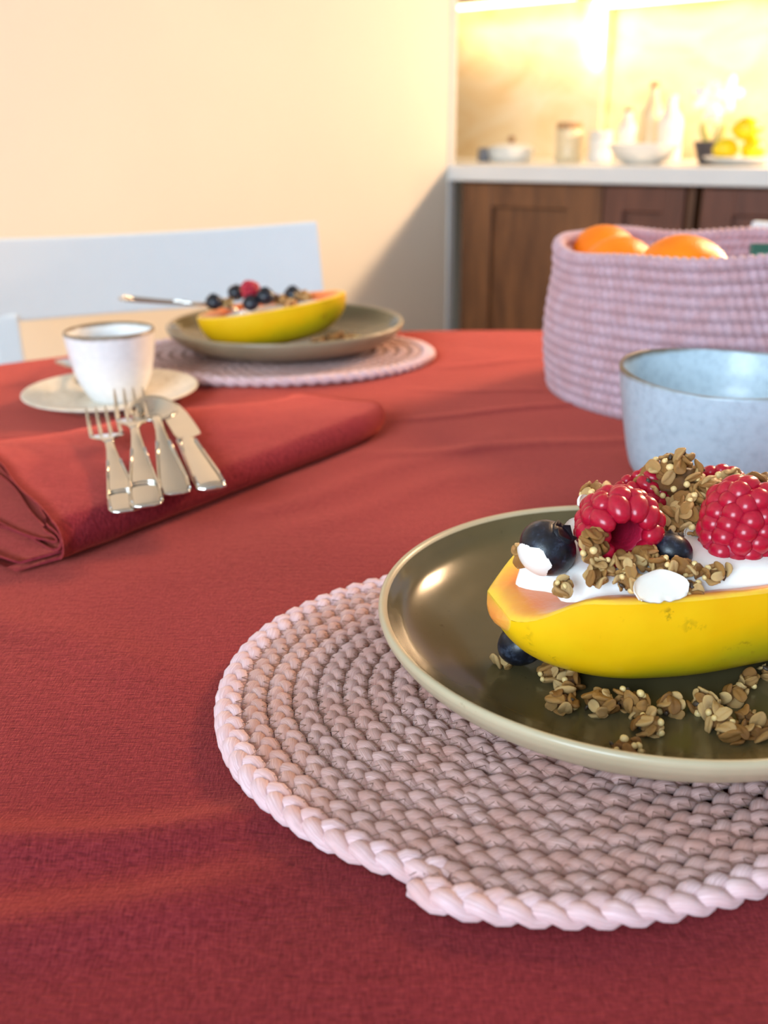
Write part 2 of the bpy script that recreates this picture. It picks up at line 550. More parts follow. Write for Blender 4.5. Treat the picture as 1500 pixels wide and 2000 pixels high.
base_cabinet(0.012, 0.636, 'brown wooden base cabinet with framed doors next to the corner of the wall',
             [(0.03, 0.42, 0.088, M['walnut']), (0.424, 0.618, 0.05, M['walnut_red'])], M['walnut'])
base_cabinet(0.646, 1.35, 'reddish brown wooden base cabinet behind the pink basket, after the dark gap',
             [(0.66, 1.0, 0.07, M['walnut_red']), (1.004, 1.34, 0.07, M['walnut_red'])], M['walnut_red'])

# stone behind the worktop, in two slabs
sl = kplace(kmesh('backsplash_slab', -1.39, 0.098, 0.700, 0.784, CT, CT + 0.62, M['stone']))
tag(sl, 'cream stone backsplash slab at the left, standing proud of the next', 'backsplash')
sr = kplace(kmesh('backsplash_slab', 0.102, 2.6, 0.750, 0.784, CT, CT + 0.62, M['stone']))
tag(sr, 'cream veined stone backsplash slab at the right behind the flowers and lemons', 'backsplash')

def wall_cabinet(s0, s1, zb, label):
    r = empty('wall_cabinet', KO, label, 'cabinet', None, (0, 0, KROT))
    kmesh('carcass', s0, s1, 0.43, 0.695, T + zb, T + zb + .6, M['walnut'], r)
    n = max(1, round((s1 - s0) / .45)); w = (s1 - s0) / n
    for i in range(n):
        d = kmesh('door', s0 + i * w + .002, s0 + (i + 1) * w - .002, 0.41, 0.4295, T + zb + .002, T + zb + .598, M['walnut_red'], r)
        kmesh('handle', s0 + i * w + .03, s0 + i * w + .042, 0.385, 0.409, T + zb + .03, T + zb + .15, M['steel'], d)
    b_ = kmesh('light_strip', s0 + .01, s1 - .01, 0.64, 0.664, T + zb - .012, T + zb - .0005, M['led'], r)
    b_['label'] = 'glowing warm light strip below the cabinet'
    return r
wall_cabinet(-0.75, 0.03, 0.612, 'wall cabinet with a glowing light strip over the left stone slab')
wall_cabinet(0.085, 1.8, 0.583, 'wall cabinet with a glowing light strip over the right stone slab')
lp = kplace(kmesh('glow_streak', 0.068, 0.092, 0.676, 0.6995, T + .43, T + .60, emis('bright warm bar', (255, 238, 196), 30)))  # glowing bar added to give the bright streak on the stone
tag(lp, 'upright glowing bar added for the bright streak at the joint of the two stone slabs', 'glow streak')

# ---------------------------------------------------------------- things on the worktop
def kloc(px, py, t):
    """point on the worktop along the line of sight of a pixel column, at depth t"""
    d = _r * ((px - 750) / FPX) - _u * ((py - 1000) / FPX) + _f
    a, b_, c_, e_ = KU.x, -d.x, KU.y, -d.y
    rx, ry = -(KO.x + KN.x * t), -(KO.y + KN.y * t)
    det = a * e_ - b_ * c_
    s = (rx * e_ - b_ * ry) / det
    p = KO + KU * s + KN * t
    return Vector((p.x, p.y, CT))

def lathe_thing(name, prof, mat, loc, label=None, cat=None, n=40, parent=None, group=None, kind=None):
    v, f = lathe(prof, n)
    o = mesh_from(name, v, f, mat, parent, True, loc)
    if label: tag(o, label, cat, group, kind)
    return o

M['ceramic'] = plain('white ceramic', (240, 236, 226), 0.3, var=0.01)
M['grey_pot'] = plain('dark grey pot', (74, 70, 74), 0.5, var=0.08)
M['grey_metal'] = plain('grey metal', (140, 138, 142), 0.4, var=0.05)
M['brown_cap'] = plain('brown wood cap', (196, 150, 104), 0.5, var=0.1)
M['green_stem'] = plain('plant stem', (150, 140, 50), 0.5, var=0.1)
M['petal'] = plain('white petal', (252, 248, 240), 0.5, var=0.01)
M['oat_glass'] = plain('jar of pale oats', (240, 218, 176), 0.3, var=0.12, scale=150)

p = kloc(945, 300, .30)
lathe_thing('salt_shaker', smooth_profile([(0, 0), (.016, 0), (.017, .02), (.014, .036), (0, .038)], 4), M['grey_metal'], p, 'small grey shaker at the left end of the worktop', 'shaker')
p = kloc(998, 300, .33)
db = empty('covered_dish', p, 'low white covered dish on the worktop near the wall corner', 'dish')
lathe_thing('bowl', smooth_profile([(0, 0), (.05, 0), (.062, .016), (.064, .03), (.058, .03), (0, .012)], 4), M['ceramic'], None, parent=db)
l_ = lathe_thing('lid', smooth_profile([(.066, .031), (.06, .040), (.03, .048), (0, .05)], 4), M['ceramic'], None, parent=db)
lathe_thing('knob', smooth_profile([(0, .050), (.006, .050), (.011, .060), (.007, .068), (0, .069)], 4), M['brown_cap'], None, parent=l_)
for i, (px, h, r, lb) in enumerate(((1110, .085, .034, 'glass jar of pale oats with a wooden lid beside the stone joint'),
                             (1172, .062, .030, 'small pale jar with a wooden lid just right of the stone joint'))):
    j = empty('storage_jar', kloc(px, 300, .36), lb, 'jar')
    lathe_thing('body', smooth_profile([(0, 0), (r, 0), (r * 1.02, h * .5), (r, h), (0, h)], 4), M['oat_glass'] if i == 0 else M['ceramic'], None, parent=j)
    lathe_thing('lid', [(0, h + .0003), (r * 1.03, h + .0003), (r * 1.03, h + .014), (r * .96, h + .017), (0, h + .017)], M['brown_cap'] if i == 0 else M['ceramic'], None, parent=j)
def bottle(px, t, h, r, mat, cap, label):
    b_ = empty('bottle', kloc(px, 300, t), label, 'bottle')
    lathe_thing('body', smooth_profile([(0, 0), (r, 0), (r, h * .35), (r, h * .62), (r * .45, h * .8), (r * .36, h * .93), (0, h * .93)], 4), mat, None, parent=b_)
    lathe_thing('cap', [(0, h * .9303), (r * .42, h * .9303), (r * .42, h * .995), (r * .34, h), (0, h)], cap, None, parent=b_)
bottle(1222, .42, .135, .026, M['ceramic'], M['brown_cap'], 'white bottle with a brown cap left of the two taller bottles')
bottle(1268, .50, .20, .030, M['oat_glass'], M['brown_cap'], 'tall cream bottle with a brown cap on the worktop')
bottle(1304, .46, .165, .032, M['ceramic'], M['ceramic'], 'tall white bottle with a white cap on the worktop')
p = kloc(1255, 310, .22)
lathe_thing('serving_bowl', smooth_profile([(0, 0), (.04, 0), (.07, .02), (.086, .044), (.082, .045), (.05, .018), (0, .010)], 5), M['ceramic'], p, 'low wide white bowl in front of the tall bottles', 'bowl')
# orchid
p = kloc(1388, 302, .26)
pot = empty('potted_orchid', p, 'white orchid in a dark grey pot beside the lemons', 'plant')
lathe_thing('pot', smooth_profile([(0, 0), (.024, 0), (.034, .022), (.042, .05), (.038, .05), (.030, .042), (0, .042)], 4), M['grey_pot'], None, parent=pot)
v, f = tube_pts([Vector((0, 0, .042 + .0)), Vector((.004, 0, .08)), Vector((.012, 0, .115)), Vector((.002, 0, .142)), Vector((-.03, 0, .152))], .0022, 6, (0, 1, 0))
stem = mesh_from('stem', v, f, M['green_stem'], pot)
def petal(parent, loc, size, seed):
    rg = random.Random(seed)
    for k in range(5):
        a = 2 * PI * k / 5 + .3
        bm = bmesh.new()
        bmesh.ops.create_uvsphere(bm, u_segments=10, v_segments=7, radius=size)
        bmesh.ops.scale(bm, vec=(.62, .12, 1), verts=bm.verts)
        bmesh.ops.translate(bm, vec=(0, 0, size * .95), verts=bm.verts)
        o = from_bm('petal', bm, M['petal'], parent)
        o.location = loc
        o.rotation_euler = (rg.uniform(-.4, .1), a, rg.uniform(-.3, .3))
petal(stem, (-.026, -.004, .150), .020, 1)
petal(stem, (.022, -.002, .158), .022, 2)
petal(stem, (-.004, -.006, .120), .016, 3)
for dx, dz in ((-.02, .07), (.02, .068)):
    bm = bmesh.new(); bmesh.ops.create_uvsphere(bm, u_segments=10, v_segments=7, radius=.024)
    bmesh.ops.scale(bm, vec=(.5, .15, 1.1), verts=bm.verts)
    o = from_bm('leaf', bm, plain('pale leaf', (200, 190, 110), .5), pot); o.location = (dx, 0, dz); o.rotation_euler = (0, dx * 20, 0)
# lemons on a plate
p = kloc(1448, 306, .20)
lathe_thing('fruit_plate', smooth_profile([(0, 0), (.05, 0), (.08, .012), (.086, .018), (.08, .018), (.05, .007), (0, .006)], 4), M['ceramic'], p, 'white plate under the lemons on the worktop', 'plate')
def lemon(loc, rot, label):
    prof = [(0, -.036), (.004, -.034), (.008, -.030), (.018, -.022), (.0255, -.008), (.0262, .004), (.021, .018), (.011, .028), (.006, .032), (.004, .037), (0, .038)]
    v, f = lathe(smooth_profile(prof, 3), 24)
    o = mesh_from('lemon', v, f, M['lemon'], None, True, loc); o.rotation_euler = rot
    tag(o, label, 'lemon')
lemon(p + KU * -.035 + KN * -.01 + Vector((0, 0, .034)), (0, PI / 2, .3), 'yellow lemon leaning against the dark pot on the plate')
lemon(p + KU * .026 + KN * -.004 + Vector((0, 0, .034)), (0, PI / 2, 1.2), 'yellow lemon at the right on the white plate')
lemon(p + KU * .004 + KN * .0 + Vector((0, 0, .078)), (0, PI / 2, -.5), 'yellow lemon lying on top of the two others')

# ---------------------------------------------------------------- chairs
def chair_mesh(loc, rot, label):
    r = empty('dining_chair', loc, label, 'chair', 'white dining chairs around the table', rot)
    # local: y away from the table, x across, z from the floor; the back is at y = 0
    # curved back panel
    n = 24; v = []; f = []
    Wd, top, bot = .285, .858, .742
    for i in range(n + 1):
        u = -1 + 2 * i / n
        yy = .010 - .050 * u * u
        for (zz, tt, ex) in ((bot, -.007, .008), (bot, .007, .008), (top, .007, 0), (top, -.007, 0)):
            dz = -.010 * (1 - u * u) if zz == top else -.004 * (1 - u * u)
            v.append(((Wd + ex) * u, yy + tt, zz + dz))
    for i in range(n):
        for k in range(4):
            f.append((i * 4 + k, i * 4 + (k + 1) % 4, (i + 1) * 4 + (k + 1) % 4, (i + 1) * 4 + k))
    f.append((0, 3, 2, 1)); f.append((n * 4, n * 4 + 1, n * 4 + 2, n * 4 + 3))
    o = mesh_from('backrest', v, f, M['white_paint'], r, False)
    bv = o.modifiers.new('bevel', 'BEVEL'); bv.width = .003; bv.segments = 2; bv.limit_method = 'ANGLE'
    box('seat', (0, -.24, .45), (.44, .44, .03), M['white_paint'], r, .01)
    for sx in (-1, 1):
        bm = bmesh.new(); box_bm(bm, (sx * .165, -.004, .60), (.036, .022, .30), .004)
        from_bm('back_post', bm, M['white_paint'], r, False)
        bm = bmesh.new(); box_bm(bm, (sx * .165, -.04, .218), (.036, .034, .434), .004)
        from_bm('leg', bm, M['white_paint'], r, False)
        bm = bmesh.new(); box_bm(bm, (sx * .165, -.43, .218), (.036, .034, .434), .004)
        from_bm('leg', bm, M['white_paint'], r, False)
    return r
c1 = chair_mesh((-.374, 1.392, 0), (0, 0, .41), 'white chair with a curved back panel across the table behind the rear plate')
c2 = copy_tree(c1)
c2.location = (.785, 1.27, 0); c2.rotation_euler = (0, 0, -.6)
c2['label'] = 'white chair behind the pink basket, only its side edge in the picture'

# ---------------------------------------------------------------- table and tablecloth
TC = Vector((.10, .33, 0)); TR = .9
tb = empty('dining_table', (TC.x, TC.y, 0), 'round dining table under the rust red tablecloth', 'table')
v, f = lathe([(0, T - .034), (TR - .014, T - .034), (TR - .008, T - .03), (TR - .008, T - .008), (TR - .014, T - .004), (0, T - .004)], 96)
mesh_from('tabletop', v, f, M['table_wood'], tb, False)
for k in range(4):
    a = PI / 4 + k * PI / 2
    box('leg', (math.cos(a) * .55, math.sin(a) * .55, (T - .035) / 2), (.06, .06, T - .0355), M['table_wood'], tb, .004)

def wrinkle(x, y):
    """height of the creases of the cloth at world x, y (numpy arrays)"""
    h = np.zeros_like(x)
    def ridge(p, q, w, a, fade=0.06, skew=0.0):
        px, py = p; qx, qy = q
        L = math.hypot(qx - px, qy - py)
        ux, uy = (qx - px) / L, (qy - py) / L
        s = (x - px) * ux + (y - py) * uy
        t = -(x - px) * uy + (y - py) * ux
        t = t + .004 * np.sin(s * 40 + a * 900)
        e = np.clip((s + fade) / fade, 0, 1) * np.clip((L + fade - s) / fade, 0, 1)
        e = e * e * (3 - 2 * e)
        w_ = np.where(t > 0, w * (1 - skew), w * (1 + skew))
        return a * e * np.exp(-(t / w_) ** 2)
    R = [(at(-60, 1668), at(360, 1612), .011, .0058), (at(-60, 1850), at(330, 1752), .013, .0055),
         (at(840, 812), at(1300, 770), .006, .0020), (at(820, 880), at(1320, 850), .009, .0016),
         (at(900, 712), at(1060, 700), .007, .0016), (at(860, 760), at(1040, 762), .006, .0012),
         (at(-20, 1200), at(240, 1290), .016, .0022), (at(640, 1010), at(900, 930), .014, .0010),
         (at(560, 980), at(940, 860), .012, .0010)]
    for p, q, w, a in R:
        h += ridge((p.x, p.y), (q.x, q.y), w, a)
    return h

def build_cloth():
    step = .005; D = .26
    n = int(2 * (TR + D) / step)
    g = np.linspace(-(TR + D), TR + D, n + 1)
    X, Y = np.meshgrid(g, g, indexing='ij')
    Rr = np.hypot(X, Y); A = np.arctan2(Y, X)
    over = np.clip(Rr - TR, 0, None)
    bend = .012
    ang = np.clip(over / bend, 0, PI / 2)
    rr = np.where(Rr > TR, TR + bend * np.sin(ang), Rr)
    z = np.where(Rr > TR, -bend * (1 - np.cos(ang)) - np.clip(over - bend * PI / 2, 0, None), 0)
    rr = rr + np.clip(-z / .2, 0, 1) * (.016 + .016 * np.sin(A * 22) + .010 * np.sin(A * 13 + 1))
    sc = np.where(Rr > 1e-6, rr / np.maximum(Rr, 1e-6), 1)
    x = X * sc; y = Y * sc
    wx, wy = x + TC.x, y + TC.y
    z = z + np.where(Rr < TR, wrinkle(wx, wy), 0)
    zz = .0009 * (np.sin(wx * 31 + 2 * np.sin(wy * 17)) * np.sin(wy * 23 + 1.3 * np.sin(wx * 13))) * np.clip((TR - Rr) / .1, 0, 1)
    z = z + zz - .0012
    N = n + 1
    v = np.stack([x, y, z + T], -1).reshape(-1, 3)
    i, j = np.meshgrid(np.arange(n), np.arange(n), indexing='ij')
    f = np.stack([i * N + j, (i + 1) * N + j, (i + 1) * N + j + 1, i * N + j + 1], -1)
    keep = (Rr[:-1, :-1] < TR + D) & (Rr[1:, 1:] < TR + D) & (Rr[1:, :-1] < TR + D) & (Rr[:-1, 1:] < TR + D)
    f = f[keep].reshape(-1, 4)
    used = np.unique(f); remap = -np.ones(len(v), int); remap[used] = np.arange(len(used))
    o = mesh_from('tablecloth', v[used], remap[f], M['tablecloth'], None, True, (TC.x, TC.y, 0))
    tag(o, 'rust red cotton tablecloth with soft creases draped over the round table', 'tablecloth')
build_cloth()

# ---------------------------------------------------------------- braided place mats
def braid_mat(name, loc, Rmax, pitch, splice, label, rows=12, edge=1.12, scale=(1, 1, 1), spl=13, sides=9):
    root = empty(name, loc, label, 'place mat', 'braided pink place mats')
    lam = pitch * 2.9
    up = np.array([0, 0, 1.0])
    for k in range(rows):
        R0 = Rmax - pitch * .5 - k * pitch
        if R0 - pitch < .004: break
        L = 2 * PI * (R0 - pitch / 2)
        N = max(24, int(L / lam * spl))
        th = np.linspace(0, 2 * PI * (1 + .015), N)
        r = R0 - pitch * th / (2 * PI)
        ph = splice + th
        w = pitch * (edge if k == 0 else 1.0)
        rad = np.stack([np.cos(ph), np.sin(ph), 0 * ph], -1)
        tan = np.stack([-np.sin(ph), np.cos(ph), 0 * ph], -1)
        arc = np.concatenate([[0], np.cumsum(np.hypot(np.diff(r), r[:-1] * np.diff(th)))])
        q = 2 * PI * arc / lam + k * 1.7
        V, F, U = [], [], []
        off = 0
        zc = .0046 if k else .0050
        jit = np.interp(arc, np.linspace(0, arc[-1], max(4, N // 9)), np.random.RandomState(k + 5).uniform(.9, 1.1, max(4, N // 9)))
        for sidx in range(3):
            a = q + 2 * PI * sidx / 3
            lat = .27 * w * np.sin(a)
            ver = .17 * w * np.sin(2 * a)
            P = rad * (r + lat)[:, None] + up * (zc + ver)[:, None]
            if k == 0:                                  # the loose end tucks under at the splice
                tk = np.clip(arc / .012, 0, 1)
                P = P - rad * ((1 - tk) * .004)[:, None] - up * ((1 - tk) * .001)[:, None]
            tg = np.gradient(P, axis=0); tg /= np.linalg.norm(tg, axis=1)[:, None]
            nn = np.cross(up, tg); nn /= np.linalg.norm(nn, axis=1)[:, None]
            bb = np.cross(tg, nn)
            fat = jit * (1 + .10 * np.sin(2 * a + .6))
            endt = np.clip(np.minimum(arc, arc[-1] - arc) / .003, .35, 1)
            v, f = sweep(P, nn, bb, .285 * w * fat * endt, .245 * w * fat * endt, sides)
            uu = np.tile(np.arange(sides) / sides, N); vv = np.repeat(arc / .05, sides) + uu * .12
            V.append(v); U.append(np.stack([uu, vv + sidx * 3.3], -1))
            F += [[x + off for x in ff] for ff in f]
            off += len(v)
        o = mesh_from('braided_row', np.concatenate(V), F, M['yarn_edge'] if k == 0 else M['yarn'], root, True, None, np.concatenate(U))
        if k == 0: o['label'] = 'paler outermost braid along the rim'
    # zigzag sewing thread between the rows
    V, F = [], []; off = 0
    rg = np.random.RandomState(3)
    thr = []
    for k in range(rows - 1):
        R0 = Rmax - pitch * 1.0 - k * pitch
        if R0 - pitch < .006: break
        L = 2 * PI * R0; n = int(L / .0027)
        th = np.linspace(0, 2 * PI, n)
        r = R0 - pitch * th / (2 * PI) + np.where(np.arange(n) % 2 == 0, .0021, -.0021) + rg.uniform(-.0004, .0004, n)
        z = .0083 + rg.uniform(-.0004, .0003, n)
        P = np.stack([np.cos(splice + th) * r, np.sin(splice + th) * r, z], -1)
        tg = np.gradient(P, axis=0); tg /= np.linalg.norm(tg, axis=1)[:, None]
        nn = np.cross(up, tg); nn /= np.linalg.norm(nn, axis=1)[:, None] + 1e-9
        v, f = sweep(P, nn, np.cross(tg, nn), .00017, .00017, 3)
        V.append(v); F += [[x + off for x in ff] for ff in f]; off += len(v)
    o = mesh_from('stitching_thread', np.concatenate(V), F, M['thread'], root)
    o['kind'] = 'stuff'
    root.scale = scale
    return root
mat1 = braid_mat('place_mat', (.0625, .3625, T - .0008), .1385, .0105, math.radians(-113.8), 'round braided pink place mat under the front plate', 12, scale=(1.055, .972, 1))
mat2 = copy_tree(mat1)
mat2.location = (-.122, 1.068, T - .0008); mat2.scale = (1.34, .97, 1.1)
mat2['label'] = 'braided pink place mat under the rear plate at the far side of the table'

# ---------------------------------------------------------------- plates
def plate(loc, R, label, zs=1.0, under='glaze_out'):
    r = empty('dinner_plate', loc, label, 'plate', 'olive stoneware plates')
    h = .0290 * zs
    b0 = R * .62
    outer = smooth_profile([(0, .0012), (b0 - .006, .0012), (b0 - .003, 0), (b0, .0004), (b0 + .008, .0036), (R * .83, h * .28), (R * .93, h * .52), (R * .985, h * .78), (R * 1.0, h * .93)], 6)
    lip = [(R * 1.0, h * .93), (R * .998, h * .98), (R * .992, h * 1.01), (R * .983, h * 1.015), (R * .974, h * .995), (R * .966, h * .955)]
    inner = smooth_profile([(R * .966, h * .955), (R * .945, h * .85), (R * .89, h * .60), (R * .78, h * .38), (R * .62, .0058), (R * .3, .0047), (0, .0045)], 7)
    v, f = lathe(outer + lip[1:], 128)
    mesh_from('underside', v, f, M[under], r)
    v, f = lathe(inner, 128)
    mesh_from('glazed_inside', v, f, M['glaze_in'], r)
    return r
ZP = .0085                      # mats are this thick
P1 = Vector((.1174, .3843, T + ZP))
plate(P1, .1205, 'olive brown plate on the front place mat under the large papaya half')
P2 = Vector((-.1101, 1.0876, T + ZP + .0004))
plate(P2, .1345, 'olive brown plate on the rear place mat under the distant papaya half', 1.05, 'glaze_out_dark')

# ---------------------------------------------------------------- papaya halves
def papaya(loc, rot, L, B, C, label, endcut=0.0):
    """boat-shaped half; local origin in the middle of the cut face, z up, x along the fruit"""
    r = empty('papaya_half', loc, label, 'papaya', 'halved papayas', rot)
    ns, na = 56, 28
    def prof(u):
        # blunter at -x, slightly slimmer at +x
        e = 2.9 if u < 0 else 2.2
        w = max(0.0, 1 - abs(u) ** e) ** .52
        return max(.02, w)
    U0 = -.945 if endcut else -1.0
    def drop(u):
        k = min(1, max(0, (-u - .66) / .30))
        return -endcut * k * k * (3 - 2 * k)
    V = []; 
    us = [U0 + (1 - U0) * (1 - math.cos(PI * i / (ns - 1))) / 2 for i in range(ns)]
    for i in range(ns):
        u = us[i]; w = prof(u)
        cz = C * (w ** .82)
        for j in range(na + 1):
            a = PI * j / na
            ca = math.cos(a)
            y = -B * w * math.copysign(abs(ca) ** .74, ca)
            z = drop(u) - max(.0005, cz + drop(u)) * math.sin(a) ** .84
            nz = noise.noise(Vector((u * 3 + 5, math.cos(a) * 1.6, z * 30)))
            k = 1 + .025 * nz * math.sin(a)
            V.append((L * u, y * k, z * k))
    F = []
    for i in range(ns - 1):
        for j in range(na):
            F.append((i * (na + 1) + j, i * (na + 1) + j + 1, (i + 1) * (na + 1) + j + 1, (i + 1) * (na + 1) + j))
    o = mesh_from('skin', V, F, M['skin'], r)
    if endcut:                                       # the sliced-off blossom end shows flesh
        ring = [Vector(V[j]) for j in range(na + 1)]
        mid = sum(ring, Vector()) / len(ring) + Vector((-.0035, 0, .001))
        CV = [tuple(mid)]; CF = []
        for q, k in ((.55, .0028), (.9, .0010), (1.0, 0)):
            CV += [tuple(mid.lerp(p_, q) * 1.0 + Vector((-(1 - q) * .002, 0, 0))) for p_ in ring]
        w_ = na + 1
        for j in range(w_):
            CF.append((0, 1 + (j + 1) % w_, 1 + j))
        for b_ in range(2):
            for j in range(w_):
                CF.append((1 + b_ * w_ + j, 1 + b_ * w_ + (j + 1) % w_, 1 + (b_ + 1) * w_ + (j + 1) % w_, 1 + (b_ + 1) * w_ + j))
        uvq = np.array([[.90, 0]] + [[.92, 0]] * w_ + [[.955, 0]] * w_ + [[1, 0]] * w_)
        mesh_from('sliced_end', CV, CF, M['flesh'], r, True, None, uvq)
    # cut face: rim of flesh falling into the hollow
    V = []; F = []
    rings = [(1.0, .0), (.985, .0010), (.95, .0014), (.86, .0006), (.74, -.0015), (.60, -.008), (.40, -.015), (.0, -.017)]
    m_ = 96
    for k, (s_, z_) in enumerate(rings):
        for i in range(m_):
            a = 2 * PI * i / m_
            u = max(U0, math.cos(a))
            yy = 1.0
            if math.cos(a) < U0: yy = abs(math.sin(a)) / math.sqrt(1 - U0 * U0)
            w = prof(u) * (1 if math.sin(a) >= 0 else -1)
            if abs(math.sin(a)) < 1e-6: w = 0
            # inner rings shrink towards the axis, keeping the wall thickness even
            x = L * u * s_ if k else L * u
            V.append((x, B * w * s_ * yy, z_ + drop(u) * s_ ** 2 + (.0006 * noise.noise(Vector((x * 90, w * 3, k))) if k else 0)))
    for k in range(len(rings) - 1):
        for i in range(m_):
            j = (i + 1) % m_
            F.append((k * m_ + i, k * m_ + j, (k + 1) * m_ + j, (k + 1) * m_ + i))
    mesh_from('flesh', V, F, M['flesh'], r, True, None, np.array([[s_, 0] for s_, z_ in rings for i in range(m_)]))
    return r
PA_L, PA_B, PA_C = .093, .0425, .0485
PA = Vector((.1345, .3785, T + .0615))
PA_R = .20
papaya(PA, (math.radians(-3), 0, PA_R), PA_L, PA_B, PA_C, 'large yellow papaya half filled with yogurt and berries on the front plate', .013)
def pa_local(x, y, z):
    c, s = math.cos(PA_R), math.sin(PA_R)
    return PA + Vector((x * c - y * s, x * s + y * c, z))

def yogurt(loc, rot, L, B, label, name='yogurt', hmax=.012, seed=0, sink=None):
    nr, na = 16, 72
    V = [(0, 0, hmax)]; F = []
    for k in range(1, nr + 1):
        s = k / nr
        for i in range(na):
            a = 2 * PI * i / na
            e = 1 + .07 * math.sin(3 * a + seed) + .05 * math.sin(5 * a + 1 + seed) + .03 * math.sin(9 * a + seed)
            x, y = L * s * math.cos(a) * e, B * s * math.sin(a) * e
            z = hmax * max(0, 1 - s ** 5) ** .5 + .0016 * noise.noise(Vector((x * 60 + seed, y * 60, 2))) * (1 - s) - (.010 if k == nr else 0)
            if sink: z += sink(x) * (.4 + .6 * s)
            V.append((x, y, z))
    for i in range(na):
        F.append((0, 1 + i, 1 + (i + 1) % na))
    for k in range(nr - 1):
        for i in range(na):
            j = (i + 1) % na
            F.append((1 + k * na + i, 1 + (k + 1) * na + i, 1 + (k + 1) * na + j, 1 + k * na + j))
    o = mesh_from(name, V, F, M['yogurt'], None, True, loc)
    o.rotation_euler = rot
    return tag(o, label, 'yogurt', None)
def pa_sink(x):
    k = min(1, max(0, (-(x + .001) / PA_L - .66) / .30))
    return -.013 * k * k * (3 - 2 * k)
yogurt(pa_local(.001, 0.002, -.0005), (math.radians(-3), 0, PA_R), .0765, .0352, 'white yogurt filling the hollow of the front papaya half', hmax=.0095, sink=pa_sink)

# ---------------------------------------------------------------- fruit and granola
def ico(bm, r, sub=2):
    return bmesh.ops.create_icosphere(bm, subdivisions=sub, radius=r)['verts']

def blueberry(loc, r, crown_dir, label, group='blueberries', smear=None):
    o_ = empty('blueberry', loc, label, 'blueberry', group)
    bm = bmesh.new(); bmesh.ops.create_uvsphere(bm, u_segments=28, v_segments=18, radius=r)
    for v in bm.verts:
        v.co.z *= .86
        k = v.co.z / r
        rad = math.hypot(v.co.x, v.co.y) / r
        if k > .3 and rad < .42:
            v.co.z -= r * .16 * (1 - rad / .42)
        v.co += v.normal * .0002 * noise.noise(v.co * 300)
    q = Vector(crown_dir).normalized().to_track_quat('Z', 'Y')
    b_ = from_bm('skin', bm, M['blueberry'], o_); b_.rotation_euler = q.to_euler()
    bm = bmesh.new()
    n = 15; vs = []
    for i in range(n):
        a = 2 * PI * i / n
        up_ = r * (.86 + (.10 if i % 3 == 0 else (-.02 if i % 3 == 1 else .02)))
        ro = r * (.46 if i % 3 == 0 else .40)
        vs.append((bm.verts.new((r * .30 * math.cos(a), r * .30 * math.sin(a), r * .68)), bm.verts.new((ro * math.cos(a), ro * math.sin(a), up_)),
                   bm.verts.new((r * .47 * math.cos(a), r * .47 * math.sin(a), r * .72))))
    for i in range(n):
        a, b2 = vs[i], vs[(i + 1) % n]
        bm.faces.new((a[0], b2[0], b2[1], a[1])); bm.faces.new((a[1], b2[1], b2[2], a[2]))
    c_ = from_bm('crown', bm, M['blue_crown'], o_); c_.rotation_euler = q.to_euler()
    if smear:
        bm = bmesh.new(); bmesh.ops.create_icosphere(bm, subdivisions=6, radius=r * 1.02)
        d = Vector(smear).normalized()
        kill = []
        for v in bm.verts:
            dd = v.co.normalized().dot(d) + .20 * noise.noise(v.co * 150 + Vector((3, 1, 7)))
            if dd < .70: kill.append(v)
            v.co.z *= .95
        bmesh.ops.delete(bm, geom=kill, context='VERTS')
        s_ = from_bm('yogurt_smear', bm, M['yogurt'], o_); s_['label'] = 'white yogurt smeared over the berry'
    return o_

drup_me = None
def raspberry(loc, axis, R, H, label, hollow=True, n_rows=7, seed=1, spin=0.0):
    """axis points from the tip towards the open base"""
    global drup_me
    o_ = empty('raspberry', loc, label, 'raspberry', 'raspberries')
    q = Vector(axis).normalized().to_track_quat('Z', 'Y')
    o_.rotation_euler = q.to_euler()
    if drup_me is None:
        bm = bmesh.new(); bmesh.ops.create_uvsphere(bm, u_segments=12, v_segments=8, radius=1.0)
        drup_me = bpy.data.meshes.new('drupelet'); bm.to_mesh(drup_me); bm.free()
        drup_me.polygons.foreach_set('use_smooth', [True] * len(drup_me.polygons))
        drup_me.materials.append(M['drupelet'])
    rg = random.Random(seed)
    hole = R * .40
    # body under the drupelets with the open hollow
    prof = smooth_profile([(0, -H * .5 + R * .12), (R * .45, -H * .40), (R * .72, -H * .08), (R * .80, H * .25), (R * .68, H * .44), (hole * 1.1, H * .47), (hole * .9, H * .36), (hole * .75, 0), (hole * .4, -H * .2), (0, -H * .24)], 4)
    v, f = lathe(prof, 28)
    mesh_from('receptacle', v, f, M['rasp_core'], o_)
    # rows of drupelets from the base rim to the tip
    dr = R * .265
    for k in range(n_rows + 1):
        s = k / n_rows                                # 0 base rim, 1 tip
        ang = s * PI * .56
        if k == 0:
            rr, zz = R * .66, H * .47
        else:
            s2 = (k - .35) / (n_rows - .35)
            rr = R * .86 * math.cos(max(0, s2 * 1.62 - .12)) if s2 > .1 else R * .84
            rr = R * .80 * (1 - max(0, s2 - .12) ** 2.1 * 1.15)
            zz = H * (.40 - .90 * s2)
        rr = max(rr, 0.0)
        n = max(1, round(2 * PI * rr / (dr * 1.50)))
        for i in range(n):
            a = 2 * PI * (i + .5 * (k % 2)) / n + rg.uniform(-.06, .06) + spin
            d_ = bpy.data.objects.new('drupelet', drup_me)
            COL.objects.link(d_); d_.parent = o_
            sz = dr * rg.uniform(.92, 1.08)
            d_.location = (rr * math.cos(a), rr * math.sin(a), zz + rg.uniform(-.05, .05) * dr)
            nrm = Vector((math.cos(a), math.sin(a), .9 if k == 0 else (.1 - s * 1.1)))
            d_.rotation_euler = nrm.to_track_quat('Z', 'Y').to_euler()
            d_.scale = (sz * 1.02, sz * (1.35 if k == 0 else 1.04), sz * .92)
    return o_

